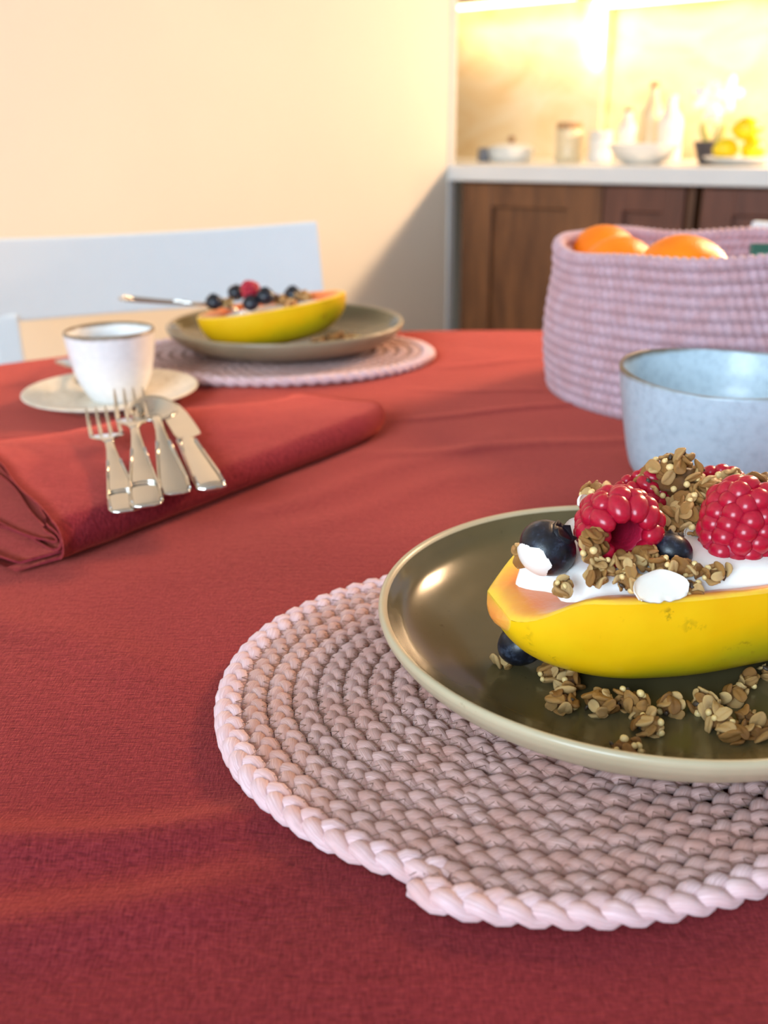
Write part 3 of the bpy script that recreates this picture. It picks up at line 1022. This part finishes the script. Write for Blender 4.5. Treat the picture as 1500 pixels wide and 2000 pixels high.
# meshes shared by the granola pieces
def oat_mesh(seed):
    bm = bmesh.new(); bmesh.ops.create_icosphere(bm, subdivisions=3, radius=1.0)
    for v in bm.verts:
        x, y, z = v.co
        rr = math.hypot(x, y)
        n_ = noise.noise(Vector((x * 1.6 + seed * 7, y * 1.6, z)))
        cr = math.exp(-(x / .16) ** 2) * (.55 if z > 0 else .2)
        z = z * (.30 + .10 * n_) * (1 - cr) + .22 * (x * x) * (.6 + n_) + .10 * math.sin(y * 2.4 + seed)
        v.co = Vector((x * .70 * (1 + .12 * n_), y * (1 + .08 * n_), z))
    me = bpy.data.meshes.new('oat_flake'); bm.to_mesh(me); bm.free()
    me.polygons.foreach_set('use_smooth', [True] * len(me.polygons)); me.materials.append(M['oat'])
    return me
OATS = [oat_mesh(s) for s in range(4)]
def lump_mesh(seed, sub=3, amp=.3, mat='honey', freq=2.2):
    bm = bmesh.new(); bmesh.ops.create_icosphere(bm, subdivisions=sub, radius=1.0)
    for v in bm.verts:
        n_ = noise.noise(v.co * freq + Vector((seed * 11.3, seed * 3.1, 0))) + .5 * noise.noise(v.co * freq * 2.3 + Vector((seed, 4, 9)))
        v.co *= 1 + amp * n_
    me = bpy.data.meshes.new('crumb'); bm.to_mesh(me); bm.free()
    me.polygons.foreach_set('use_smooth', [True] * len(me.polygons)); me.materials.append(M[mat])
    return me
LUMPS = [lump_mesh(s, 3, .42, 'honey', 3.4) for s in range(4)]
PUFFS = [lump_mesh(s + 20, 2, .12, 'puff', 1.6) for s in range(2)]
SEEDS = [lump_mesh(40, 1, .2, 'seed', 1.6)]

def child(name, me, parent, loc, rot, sc):
    o = bpy.data.objects.new(name, me)
    COL.objects.link(o); o.parent = parent
    o.location = loc; o.rotation_euler = rot; o.scale = sc
    return o

def granola(loc, r, label, seed, shape=(1, 1, .8), rot=0.0, dense=1.0, oat=.0042, group='granola clusters', nmax=95, tilt=(0, 0)):
    """a clump of oat flakes, puffed grains and seeds stuck on a honey crumb"""
    rg = random.Random(seed)
    o_ = empty('granola_cluster', loc, label, 'granola', group, (tilt[0], tilt[1], rot))
    core = r * .66
    child('crumb', LUMPS[seed % 4], o_, (0, 0, 0), (rg.uniform(0, 6), rg.uniform(-.3, .3), rg.uniform(-.3, .3)), tuple(core * s for s in shape))
    area_ = 4 * PI * r * r * ((shape[0] * shape[1] + shape[0] * shape[2] + shape[1] * shape[2]) / 3)
    n = int(min(nmax, max(5, dense * area_ / (oat * oat * 1.9))))
    gold = PI * (3 - 5 ** .5)
    for i in range(n):
        zc = 1 - 2 * (i + .5) / n
        a = i * gold + seed
        d = Vector((math.cos(a) * math.sqrt(1 - zc * zc), math.sin(a) * math.sqrt(1 - zc * zc), zc))
        d += Vector((rg.uniform(-.25, .25), rg.uniform(-.25, .25), rg.uniform(-.25, .25)))
        d.normalize()
        p_ = Vector((d.x * shape[0], d.y * shape[1], d.z * shape[2])) * r * rg.uniform(.70, .95)
        q = (d + Vector((rg.uniform(-.85, .85), rg.uniform(-.85, .85), rg.uniform(-.85, .85)))).normalized().to_track_quat('Z', 'Y')
        q = q @ Quaternion((0, 0, 1), rg.uniform(0, 6.28))
        t_ = rg.random()
        if t_ < .80:
            s_ = oat * rg.uniform(.72, 1.22)
            child('oat_flake', rg.choice(OATS), o_, p_, q.to_euler(), (s_, s_, s_))
        elif t_ < .93:
            s_ = oat * rg.uniform(.30, .46)
            child('puffed_grain', rg.choice(PUFFS), o_, p_ * 1.04, q.to_euler(), (s_, s_, s_ * .9))
        else:
            s_ = oat * rg.uniform(.26, .36)
            child('dark_seed', SEEDS[0], o_, p_ * 1.06, q.to_euler(), (s_, s_ * 1.5, s_ * .7))
    return o_

def flake(loc, label, L, Wd, rot, curl=.3, group='coconut flakes', name='coconut_flake', arc=.9):
    """thin curved chip of coconut: a bent crescent"""
    n, k = 18, 5
    V, F = [], []
    for side in (1, -1):
        for i in range(n + 1):
            a = -arc + 2 * arc * i / n
            w = Wd * (1 - (abs(a) / arc) ** 3) ** .5 + Wd * .12
            for j in range(k + 1):
                b_ = (j / k - .5) * w
                R_ = L / (2 * math.sin(min(arc, 1.5)))
                x = math.sin(a) * (R_ + b_); y = math.cos(a) * (R_ + b_) - R_
                V.append((x, y + .0003 * math.sin(i * .9 + j), curl * (x * x) / L + .25 * b_ * b_ / Wd + side * .0007))
    m_ = (n + 1) * (k + 1)
    for i in range(n):
        for j in range(k):
            q = [i * (k + 1) + j, i * (k + 1) + j + 1, (i + 1) * (k + 1) + j + 1, (i + 1) * (k + 1) + j]
            F.append(q); F.append([m_ + x for x in q[::-1]])
    for i in range(n):
        for j in (0, k):
            a, b_ = i * (k + 1) + j, (i + 1) * (k + 1) + j
            F.append([a, b_, b_ + m_, a + m_])
    for i in (0, n):
        for j in range(k):
            a = i * (k + 1) + j
            F.append([a, a + 1, a + 1 + m_, a + m_])
    o = mesh_from(name, V, F, M['coconut'], None, True, loc); o.rotation_euler = rot
    return tag(o, label, 'coconut flake', group)

# berries on the front papaya
raspberry(atd(1198, 1022, .372), (.10, -1, .05), .0182, .030, 'raspberry with its open hollow towards the viewer on the front papaya', seed=3)
raspberry(atd(1440, 1044, .372), (.55, .55, .62), .0188, .036, 'raspberry lying with its rounded tip forward, at the right edge of the picture', seed=5, spin=.3)
raspberry(atd(1408, 984, .425), (-.3, -.3, .9), .0150, .026, 'raspberry mostly hidden behind the granola on top of the front papaya', seed=8)
raspberry(atd(1265, 985, .414), (-.5, .2, .8), .0140, .024, 'raspberry behind the hollow one, at the foot of the tall granola clump', seed=9)
blueberry(atd(1070, 1070, .362), .0125, (.55, -.25, .75), 'blueberry smeared with yogurt at the left end of the front papaya', smear=(-.75, -.62, -.32))
blueberry(atd(1309, 1078, .360), .0092, (.3, .5, .8), 'blueberry half sunk in yogurt between the two front raspberries')
blueberry(atd(1368, 1000, .402), .0095, (.2, -.3, .8), 'blueberry under the granola behind the right raspberry')
blueberry(atd(1500, 985, .405), .0095, (.2, .3, .8), 'blueberry at the right edge under the rear granola clump')
blueberry(at(1018, 1258, .0245), .0108, (-.4, .3, .8), 'blueberry on the front plate under the left end of the papaya')

# granola on the fruit: (px, py, distance, radius, shape, label)
GR = [
    (1312, 946, .412, .0165, (1.0, .8, 1.02), 'tall pointed granola clump standing on top of the front papaya'),
    (1175, 968, .402, .0085, (1.2, .8, .7), 'granola behind the hollow raspberry, at its upper left'),
    (1255, 962, .420, .0080, (1.2, .8, .6), 'granola sloping up from the hollow raspberry to the tall clump'),
    (1345, 1010, .392, .0105, (1.0, .8, 1.0), 'granola between the two front raspberries under the tall clump'),
    (1296, 1030, .390, .0090, (.9, .8, 1.1), 'granola at the right side of the hollow raspberry'),
    (1395, 968, .398, .0100, (1.2, .8, .8), 'granola clump with red berry bits behind the right raspberry'),
    (1446, 955, .408, .0110, (1.25, .8, .8), 'granola clump above the right raspberry'),
    (1498, 968, .412, .0110, (1.0, .8, .9), 'granola clump at the right edge above the raspberry'),
    (1158, 1066, .350, .0072, (.75, .7, 1.25), 'upright granola piece leaning on the hollow raspberry'),
    (1178, 1102, .346, .0052, (1.0, .7, .6), 'granola under the upright piece on the yogurt'),
    (1166, 1124, .342, .0060, (1.3, .8, .6), 'flat oat cluster in the middle of the yogurt edge'),
    (1100, 1143, .3385, .0052, (1.9, .6, .55), 'long granola strip reaching to the rim at the left of the yogurt'),
    (1222, 1098, .346, .0058, (1.1, .7, .7), 'granola with a dark seed below the hollow raspberry'),
    (1228, 1134, .340, .0066, (1.05, .8, .8), 'round granola piece left of the white coconut chip'),
    (1292, 1112, .344, .0066, (1.0, .8, .9), 'granola piece right below the sunken blueberry'),
    (1338, 1110, .346, .0060, (1.1, .7, .7), 'granola flake piece between blueberry and right raspberry'),
    (1396, 1120, .345, .0062, (1.3, .7, .6), 'granola under the right raspberry on the yogurt rim'),
    (1354, 1147, .340, .0048, (1.1, .7, .7), 'small granola crumb at the right of the coconut chip'),
    (1262, 1086, .352, .0060, (1.3, .7, .6), 'granola at the left of the sunken blueberry'),
    (1018, 1086, .366, .0042, (.8, .7, 1.0), 'small granola crumb left of the smeared blueberry'),
]
for i, (px, py, d, r, sh, lb) in enumerate(GR):
    granola(atd(px, py, d), r * (.86 if d < .36 else 1), lb, 100 + i, sh, rot=.4 * i, oat=.0042 if r > .007 else .0037, dense=2.0 if r > .012 else 1.3)
# granola fallen on the plate: (px, py, radius, shape, label)
GP = [
    (985, 1292, .0036, (1, .8, .7), 'single crumb on the plate beside the blueberry under the papaya'),
    (1080, 1312, .0056, (1.4, .8, .6), 'granola piece on the plate touching the papaya at its lower left'),
    (1112, 1332, .0056, (1.2, .9, .7), 'granola piece on the plate just right of the one touching the papaya'),
    (1100, 1370, .0062, (1.1, .9, .7), 'large rounded oat piece leftmost in the row on the plate'),
    (1172, 1374, .0066, (1.0, .9, .8), 'second granola piece from the left in the row on the plate'),
    (1236, 1372, .0072, (1.1, .8, .8), 'third and largest granola piece of the row on the plate'),
    (1272, 1416, .0062, (1.0, .9, .7), 'granola piece nearest the viewer in the middle of the plate'),
    (1308, 1380, .0058, (.9, .9, .8), 'granola piece with an upright flake in the row on the plate'),
    (1376, 1376, .0066, (1.0, .9, .8), 'upper piece of the right granola chain on the plate'),
    (1405, 1408, .0064, (1.0, .9, .8), 'middle piece of the right granola chain on the plate'),
    (1428, 1428, .0056, (1.2, .8, .7), 'lowest piece of the right granola chain on the plate'),
    (1466, 1402, .0048, (1.2, .7, .6), 'loose flake right of the granola chain on the plate'),
    (1476, 1430, .0048, (1.1, .7, .6), 'loose flake at the lower right end of the granola chain'),
    (1222, 1462, .0060, (1.3, .8, .6), 'granola against the near rim of the front plate'),
    (1434, 1354, .0052, (1.4, .7, .6), 'pale flake under the papaya at the right of the plate'),
    (1464, 1330, .0046, (1.0, .8, .8), 'pale crumb close under the papaya at the right of the plate'),
    (1500, 1312, .0044, (1.0, .8, .8), 'crumb at the right edge under the papaya'),
]
for i, (px, py, r, sh, lb) in enumerate(GP):
    hh = .0195 if py > 1450 else .0155
    p_ = at(px, py, hh + r * .25)
    granola(p_, r, lb, 300 + i, sh, rot=.5 * i, oat=.0040, dense=1.15)
flake(atd(1288, 1146, .3340), 'white coconut chip lying over the rim of the front papaya', .0195, .0115, (math.radians(42), 0, .22), .15)
flake(atd(1147, 985, .396), 'coconut chip standing behind the hollow raspberry', .0120, .0070, (1.1, .6, .5), .1)
flake(atd(1120, 1035, .392), 'pale coconut chip left of the hollow raspberry', .0160, .0080, (.9, -.6, .3), .1)
flake(atd(1358, 1042, .384), 'coconut chip between the granola and the right raspberry', .0090, .0060, (1.2, .3, .1), .1)

# ---------------------------------------------------------------- rear papaya
PB = P2 + Vector((-.012, -.030, .0535))
PB_R = .10
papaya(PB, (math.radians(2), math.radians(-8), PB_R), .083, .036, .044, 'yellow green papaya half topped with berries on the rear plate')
yogurt(PB + Vector((0, 0, -.009)), (math.radians(2), math.radians(-8), PB_R), .066, .029, 'white yogurt in the rear papaya half', hmax=.006, seed=2)
blueberry(atd(418, 590, 1.045), .0095, (0, -.3, .8), 'blueberry at the left end of the rear papaya, apart from the others', 'blueberries on the rear papaya')
blueberry(atd(461, 572, 1.07), .0095, (.3, -.2, .8), 'blueberry left of the raspberry on the rear papaya', 'blueberries on the rear papaya')
blueberry(atd(518, 579, 1.045), .0105, (0, -.2, .8), 'blueberry right of the raspberry on the rear papaya', 'blueberries on the rear papaya')
blueberry(atd(490, 592, 1.04), .0095, (-.2, -.5, .8), 'blueberry under the raspberry on the rear papaya', 'blueberries on the rear papaya')
blueberry(atd(572, 575, 1.075), .0100, (0, -.2, .8), 'blueberry at the right among the granola of the rear papaya', 'blueberries on the rear papaya')
raspberry(atd(488, 571, 1.055), (.1, .4, .8), .0105, .018, 'raspberry between the blueberries on the rear papaya', seed=12, n_rows=5)
for i, (px, py, d, r, lb) in enumerate(((545, 585, 1.06, .009, 'granola right of the blueberries on the rear papaya'), (592, 578, 1.07, .010, 'granola near the raised end of the rear papaya'),
                               (442, 592, 1.05, .007, 'granola near the left end of the rear papaya'), (566, 592, 1.045, .007, 'granola at the near edge of the rear papaya'))):
    granola(atd(px, py, d), r, lb, 500 + i, (1.1, .8, .7), oat=.004, nmax=14)
for i, (px, py, r, lb) in enumerate(((640, 662, .007, 'granola on the rear plate close to the papaya'), (664, 657, .007, 'granola on the rear plate in the middle of the scatter'),
                               (690, 660, .006, 'granola on the rear plate at the right of the scatter'), (622, 668, .006, 'granola on the rear plate at the near side of the papaya'))):
    granola(at(px, py, .018), r, lb, 520 + i, (1.2, .9, .6), oat=.004, nmax=10)

# ---------------------------------------------------------------- cups
def cup(name, loc, R, H, rb, mat, label, wob=.004, cat='cup', side=((.52, .26), (.82, .58), (.97, .9))):
    r = empty(name, loc, label, cat)
    def w(a, rr, z):
        return rr * (1 + .012 * math.sin(2 * a + .6) * (z / H)), z + wob * math.sin(2 * a + 2.4) * max(0, z / H - .5) * 2
    out = smooth_profile([(0, .001), (rb - .005, .001), (rb - .003, 0), (rb, .0008)] + [(rb + (R - rb) * q, H * hh) for q, hh in side] + [(R, H - .0015)], 7)
    lip = [(R, H - .0015), (R - .0008, H), (R - .0022, H), (R - .0030, H - .0015)]
    inn = smooth_profile([(R - .003, H - .0015), (R * .93, H * .8), (R * .86, H * .5), (rb * .85, H * .2), (rb * .4, .008), (0, .0075)], 7)
    v, f = lathe(out + lip[1:], 96, w)
    mesh_from('wall', v, f, mat, r)
    v, f = lathe(inn, 96, w)
    mesh_from('glazed_inside', v, f, mat, r)
    return r
cup('tea_bowl', Vector((.2475, .6615, T - .001)), .0775, .0800, .054, M['cup_blue'], 'large pale blue speckled cup with a brown rim beside the pink basket', wob=.0022, side=((.34, .045), (.52, .16), (.72, .45), (.92, .8)))
sauc = empty('saucer', (-.259, .884, T - .001), 'cream saucer under the small white cup', 'saucer')
v, f = lathe(smooth_profile([(0, .002), (.040, .002), (.043, 0), (.047, .001), (.062, .0075), (.078, .0125), (.0815, .0140), (.0805, .0155), (.074, .0140), (.055, .0085), (.034, .0060), (.030, .0052), (0, .0050)], 6), 96)
mesh_from('dish', v, f, M['saucer'], sauc)
cup('coffee_cup', Vector((-.2545, .884, T + .0045)), .0412, .0655, .0235, M['cup_white'], 'small white cup with a brown rim on the cream saucer', wob=.0)
M['coffee'] = plain('milky coffee', (214, 204, 190), .15, var=.05)
v, f = lathe([(0, .0525), (.0365, .0525)], 48)
o = mesh_from('milk_foam', v, f, M['coffee'], None, True, (-.2545, .884, T + .0045))
tag(o, 'pale milky drink filling the small white cup', 'drink')

# ---------------------------------------------------------------- cutlery (local: handle end at y = 0, tip towards +y)
def loft(sections, mat, name, parent, sides=16, power=2.1):
    """sections: (y, z, half width, half thickness)"""
    V, F = [], []
    for (y, z, w, t) in sections:
        for k in range(sides):
            a = 2 * PI * k / sides
            c, s = math.cos(a), math.sin(a)
            e = 2 / power
            V.append((w * math.copysign(abs(c) ** e, c), y, z + t * math.copysign(abs(s) ** e, s)))
    n = len(sections)
    for i in range(n - 1):
        for k in range(sides):
            j = (k + 1) % sides
            F.append((i * sides + k, (i + 1) * sides + k, (i + 1) * sides + j, i * sides + j))
    F.append(tuple(range(sides)))
    F.append(tuple((n - 1) * sides + k for k in range(sides))[::-1])
    return mesh_from(name, V, F, mat, parent)

def dense(sections, n=4):
    out = []
    for i in range(len(sections) - 1):
        for k in range(n):
            t = k / n; t = t
            out.append(tuple(a + (b_ - a) * t for a, b_ in zip(sections[i], sections[i + 1])))
    out.append(sections[-1])
    return out

def place_cutlery(name, label, group, a, b_):
    """a: handle end, b_: a point towards the tip"""
    d = (b_ - a)
    yaw = math.atan2(-d.x, d.y)
    pit = math.atan2(d.z, math.hypot(d.x, d.y))
    return empty(name, a, label, name.replace('_', ' ') if name in ('fork', 'knife', 'spoon') else name.split('_')[-1], group, (pit, 0, yaw))

HANDLE = [(0, 0, .004, .0010), (.002, 0, .0085, .0016), (.006, 0, .0102, .0018), (.02, .0006, .0100, .0018), (.045, .002, .0080, .0017), (.075, .0045, .0050, .0018), (.095, .0065, .0034, .0021), (.108, .0070, .0033, .0022)]
def fork(a, b_, label, L=1.0):
    r = place_cutlery('fork', label, 'forks on the napkin', a, b_)
    loft(dense([(y * L, z, w, t) for y, z, w, t in HANDLE]), M['steel'], 'handle', r)
    # raised line and edge bead on the handle end
    for sx in (-1, 1):
        v, f = tube_pts([Vector((sx * .0086, .006 * L, .0019)), Vector((sx * .0088, .02 * L, .0024)), Vector((sx * .0068, .045 * L, .0036)), Vector((sx * .0042, .075 * L, .0060))], .0008, 6)
        mesh_from('handle_bead', v, f, M['steel'], r)
    for yy in (.026, .030):
        v, f = tube_pts([Vector((-.0078, yy * L, .0028)), Vector((0, yy * L, .0030)), Vector((.0078, yy * L, .0028))], .0005, 6)
        mesh_from('handle_line', v, f, M['steel'], r)
    loft(dense([(.108 * L, .0070, .0033, .0022), (.116 * L, .0066, .0050, .0018), (.124 * L, .0052, .0095, .0014), (.132 * L, .0036, .0120, .0012), (.138 * L, .0026, .0124, .0011)]), M['steel'], 'head', r)
    for k in range(4):
        x = -.0105 + k * .0070
        pts = [(.136, .0028, .0017, .0011), (.150, .0020, .0016, .0010), (.165, .0034, .0014, .0009), (.178, .0072, .0011, .0008), (.185, .0100, .0006, .0005)]
        o = loft(dense([(y * L, z, w, t) for y, z, w, t in pts], 3), M['steel'], 'tine', r, 8)
        o.location.x = x
    return r
def spoon(a, b_, label, L=1.0, group=None):
    r = place_cutlery('spoon', label, group, a, b_)
    loft(dense([(y * L, z, w, t) for y, z, w, t in HANDLE] + [(.128 * L, .0050, .0040, .0016)]), M['steel'], 'handle', r)
    for sx in (-1, 1):
        v, f = tube_pts([Vector((sx * .0086, .006 * L, .0019)), Vector((sx * .0088, .02 * L, .0024)), Vector((sx * .0068, .045 * L, .0036)), Vector((sx * .0042, .075 * L, .0060))], .0012, 6)
        mesh_from('handle_bead', v, f, M['steel'], r)
    # bowl
    V, F = [], []
    na, nr = 32, 8
    for lay in (0, 1):
        for k in range(nr + 1):
            s = k / nr
            for i in range(na):
                t_ = 2 * PI * i / na
                wx = .0175 * (1 - .16 * math.sin(t_))
                x = wx * s * math.cos(t_); y = .148 * L + .026 * s * math.sin(t_)
                z = .0052 - .0085 * (1 - s * s) - (.0010 if lay else 0)
                V.append((x, y, z))
    off = (nr + 1) * na
    for k in range(nr):
        for i in range(na):
            j = (i + 1) % na
            q = [k * na + i, k * na + j, (k + 1) * na + j, (k + 1) * na + i]
            F.append(q); F.append([off + x for x in q[::-1]])
    for i in range(na):
        j = (i + 1) % na
        F.append([nr * na + i, nr * na + j, off + nr * na + j, off + nr * na + i])
    mesh_from('bowl', V, F, M['steel'], r)
    return r
def knife(a, b_, label):
    r = place_cutlery('knife', label, None, a, b_)
    loft(dense([(0, .002, .0050, .0020), (.003, .002, .0098, .0034), (.02, .002, .0100, .0036), (.06, .002, .0085, .0034), (.09, .002, .0072, .0034), (.099, .002, .0074, .0034), (.102, .002, .0050, .0026)]), M['steel'], 'handle', r)
    for sx in (-1, 1):
        v, f = tube_pts([Vector((sx * .0082, .006, .0048)), Vector((sx * .0082, .02, .0052)), Vector((sx * .0068, .06, .0050)), Vector((sx * .0058, .092, .0048))], .0010, 6)
        mesh_from('handle_bead', v, f, M['steel'], r)
    # blade with a heel on the right and a rounded tip
    out = [(-.0050, .101), (-.0060, .112), (-.0066, .14), (-.0070, .165), (-.0060, .182), (-.0030, .194), (.0020, .200), (.0065, .196), (.0098, .184), (.0118, .165), (.0128, .14), (.0132, .118), (.0128, .110), (.0060, .104), (.0050, .101)]
    bm = bmesh.new()
    top = [bm.verts.new((x, y, .0028)) for x, y in out]; bot = [bm.verts.new((x, y, .0014)) for x, y in out]
    bm.faces.new(top[::-1]); bm.faces.new(bot)
    n = len(out)
    for i in range(n):
        j = (i + 1) % n
        bm.faces.new((top[i], top[j], bot[j], bot[i]))
    bmesh.ops.recalc_face_normals(bm, faces=bm.faces)
    from_bm('blade', bm, M['steel'], r, False)
    return r

# ---------------------------------------------------------------- folded napkin
NA = at(140, 1098, 0) ; NB = at(776, 846, 0)
e1 = (NB - NA); e1.z = 0; NL = e1.length; e1.normalize()
e2 = Vector((-e1.y, e1.x, 0))
def nap_top(a, p):
    """height of the napkin's upper face above the table at along / across"""
    return .0235 + .003 * max(0, 1 - a / .08) + (.006 - .009 * min(1, max(0, a / .33 - .55) / .45)) * min(1, max(0, (p - .01) / .09)) + .0012 * math.sin(a * 30 + p * 18)
def build_napkin():
    V, F = [], []
    nlay = 5; th = .0019
    na = 60
    off = 0
    for lay in range(nlay):
        ins = lay * .0025
        prof_n = 46
        for side in (0, 1):                         # 0 outer face, 1 inner face
            for i in range(na + 1):
                a = NL * i / na
                wd = .185 + (.108 - .185) * (a / NL)
                # rounded right end: the fold draws back
                endc = max(0, (a / NL - .84) / .16)
                front = .014 * endc ** 2
                lend = max(0, 1 - a / .02)
                H = .0185 - 2 * ins * .93
                for k in range(prof_n + 1):
                    s = k / prof_n
                    if s < .38:                     # bottom leaf from the back to the front
                        p = wd - (wd - .009) * (s / .38); z = 0.0; 
                    elif s < .62:                   # the fold
                        t_ = (s - .38) / .24 * PI
                        p = .009 - .0105 * math.sin(t_); z = (1 - math.cos(t_)) / 2
                    else:
                        p = .009 + (wd - .009) * ((s - .62) / .38); z = 1.0
                    back = max(0, (p - wd + .03) / .03)
                    inn = th * .8 if side else 0
                    topz = nap_top(a, p) - ins - inn
                    botz = .0008 + ins * .9 + inn
                    zz = botz + (topz - botz) * z
                    if z == 1.0: zz -= .004 * back ** 2
                    if z == 0.0 and lay == 0: zz = .0006
                    pp = p + ins * .9 * (1 if p < .02 else 0) + front + (inn if p < .01 else 0)
                    aa = a + lay * (.0012 if lay % 2 else -.0010) + .0014 * math.sin(p * 70 + lay * 2) + (-.0045 if a == 0 and lay == 0 else 0)
                    if z == 0.0 and lay in (0, 1) and a < .05:
                        aa -= (.05 - a) * .5
                    aa += .30 * max(0, p - .008) * max(0, 1 - a / (NL * .8)) * z
                    zz += .0007 * noise.noise(Vector((a * 40, p * 40, lay * 3 + (0 if z else 9))))
                    P = NA + e1 * aa + e2 * pp
                    V.append((P.x, P.y, T + max(.0002, zz)))
        K_ = prof_n + 1; S = (na + 1) * K_
        for i in range(na):
            for k in range(prof_n):
                q = [i * K_ + k, i * K_ + k + 1, (i + 1) * K_ + k + 1, (i + 1) * K_ + k]
                F.append([off + x for x in q]); F.append([off + S + x for x in q[::-1]])
        for i in range(na):
            for k in (0, prof_n):
                a_, b_ = i * K_ + k, (i + 1) * K_ + k
                F.append([off + a_, off + b_, off + S + b_, off + S + a_])
        for k in range(prof_n):
            for i in (0, na):
                a_ = i * K_ + k
                F.append([off + a_, off + a_ + 1, off + S + a_ + 1, off + S + a_])
        off += 2 * S
    o = mesh_from('napkin', V, F, M['napkin'], None, True)
    tag(o, 'rose red cloth napkin folded in layers under the cutlery', 'napkin')
build_napkin()
def nap_z(p):
    r_ = p - NA
    return nap_top(r_.dot(e1), r_.dot(e2))
def nap(px, py, lift=.002):
    h = .02
    for _ in range(4):
        p = at(px, py, h); h = nap_z(p) + lift
    return at(px, py, h)
fork(nap(247, 1000), nap(206, 845, .006), 'fork at the left of the cutlery lying on the napkin', 1.0)
fork(nap(288, 990, .0050), nap(262, 836, .013), 'second fork, its handle overlapping the first on the napkin', 1.10)
spoon(nap(345, 966, .003), nap(312, 850, .013), 'spoon between the second fork and the knife on the napkin', .96, None)
knife(nap(416, 962, .002), nap(352, 845, .004), 'table knife with a rounded blade at the right of the cutlery on the napkin')
# small spoon on the saucer and the spoon stuck in the rear papaya
spoon(Vector((-.335, .985, T + .019)), Vector((-.285, .905, T + .0150)), 'small spoon lying on the cream saucer behind the white cup', .72, None)
spoon(atd(232, 583, 1.01), atd(405, 606, 1.05), 'spoon resting with its handle out to the left of the rear papaya', 1.0, None)

# ---------------------------------------------------------------- rope basket with oranges
BC = Vector((.322, .917, T - .001)); BR = .157; BH = .139
def basket():
    r = empty('rope_basket', BC, 'round mauve pink rope basket holding oranges', 'basket')
    rows = 14; pitch = BH / rows; rope = pitch * .68
    nl = 132; per = 7; N = nl * per; sides = 9
    th = np.arange(N) * 2 * PI / N
    a = np.arange(sides) * 2 * PI / sides
    for k in range(rows):
        z0 = rope * .95 + k * pitch
        s = k / (rows - 1)
        R = BR * (.965 + .045 * math.sin(PI * min(1, s * 1.15 + .05)) - .012 * s)
        wav = .0035 * np.sin(3 * th + .4) * s ** 3 + .0015 * np.sin(7 * th) * s ** 3
        Rw = R + .003 * np.sin(2 * th + 1.0) * s + .0022 * np.sin(5 * th + 2 + k * .2) * s
        ph = th * nl + k * PI
        # slanted stitches: lobes whose phase slips across the rope
        slip = np.sin(a)[None, :] * 1.5
        rr = rope * (1 + .34 * np.abs(np.sin((ph[:, None] + slip) / 2)) - .24)
        x = (Rw[:, None] + rr * np.cos(a)[None, :] * .9)
        z = (z0 + wav)[:, None] + rr * np.sin(a)[None, :]
        V = np.stack([x * np.cos(th)[:, None], x * np.sin(th)[:, None], z], -1).reshape(-1, 3)
        i, j = np.meshgrid(np.arange(N), np.arange(sides), indexing='ij')
        i2 = (i + 1) % N; j2 = (j + 1) % sides
        F = np.stack([i * sides + j, i2 * sides + j, i2 * sides + j2, i * sides + j2], -1).reshape(-1, 4)
        uv = np.stack([np.tile(a / 2 / PI, N), np.repeat(th * 3, sides)], -1)
        mesh_from('rope_coil', V, F, M['basket'], r, True, None, uv)
    v, f = lathe([(0, .002), (BR * .95, .002), (BR * .95, .008), (0, .008)], 64)
    mesh_from('bottom', v, f, M['basket'], r)
basket()
def orange(loc, R, label, rot=(0, 0, 0)):
    o_ = empty('orange', loc, label, 'orange', 'oranges in the basket', rot)
    bm = bmesh.new(); bmesh.ops.create_uvsphere(bm, u_segments=40, v_segments=26, radius=R)
    for v in bm.verts:
        v.co.z *= .92
        rad = math.hypot(v.co.x, v.co.y) / R
        if rad < .2 and v.co.z > 0: v.co.z -= R * .06 * (1 - rad / .2)
        v.co *= 1 + .012 * noise.noise(v.co * 40)
    from_bm('peel', bm, M['orange'], o_)
    bm = bmesh.new(); ico(bm, R * .07, 1); bmesh.ops.scale(bm, vec=(1, 1, .5), verts=bm.verts)
    s_ = from_bm('stem_button', bm, M['green_stem'], o_); s_.location = (0, 0, R * .87)
OR = .042
orange(atd(1178, 514, .985), .038, 'orange at the left rear in the basket, half hidden by the next', (.9, .2, 0))
orange(atd(1208, 542, .912), .038, 'middle orange in the basket, in front of the left one', (1.2, -.4, 0))
orange(atd(1332, 552, .862), .0435, 'large orange at the right of the three in the basket', (-.5, .6, 0))
# lower oranges that carry them
orange(Vector((.262, .955, T + .044)), .034, 'orange low in the basket at the left under the visible ones', (.3, 0, 0))
orange(Vector((.345, .880, T + .044)), .034, 'orange low in the basket at the near side under the large one', (.3, 0, 0))
# green packet
gp = empty('tea_packet', atd(1512, 520, .93), 'dark green paper packet standing in the pink basket', 'packet', None, (math.radians(-8), 0, -.1))
box('sleeve', (0, 0, -.02), (.048, .006, .082), M['foil'], gp, .0015)
box('printed_mark', (-.012, -.0032, .004), (.014, .0004, .016), M['white_print'], gp, 0)
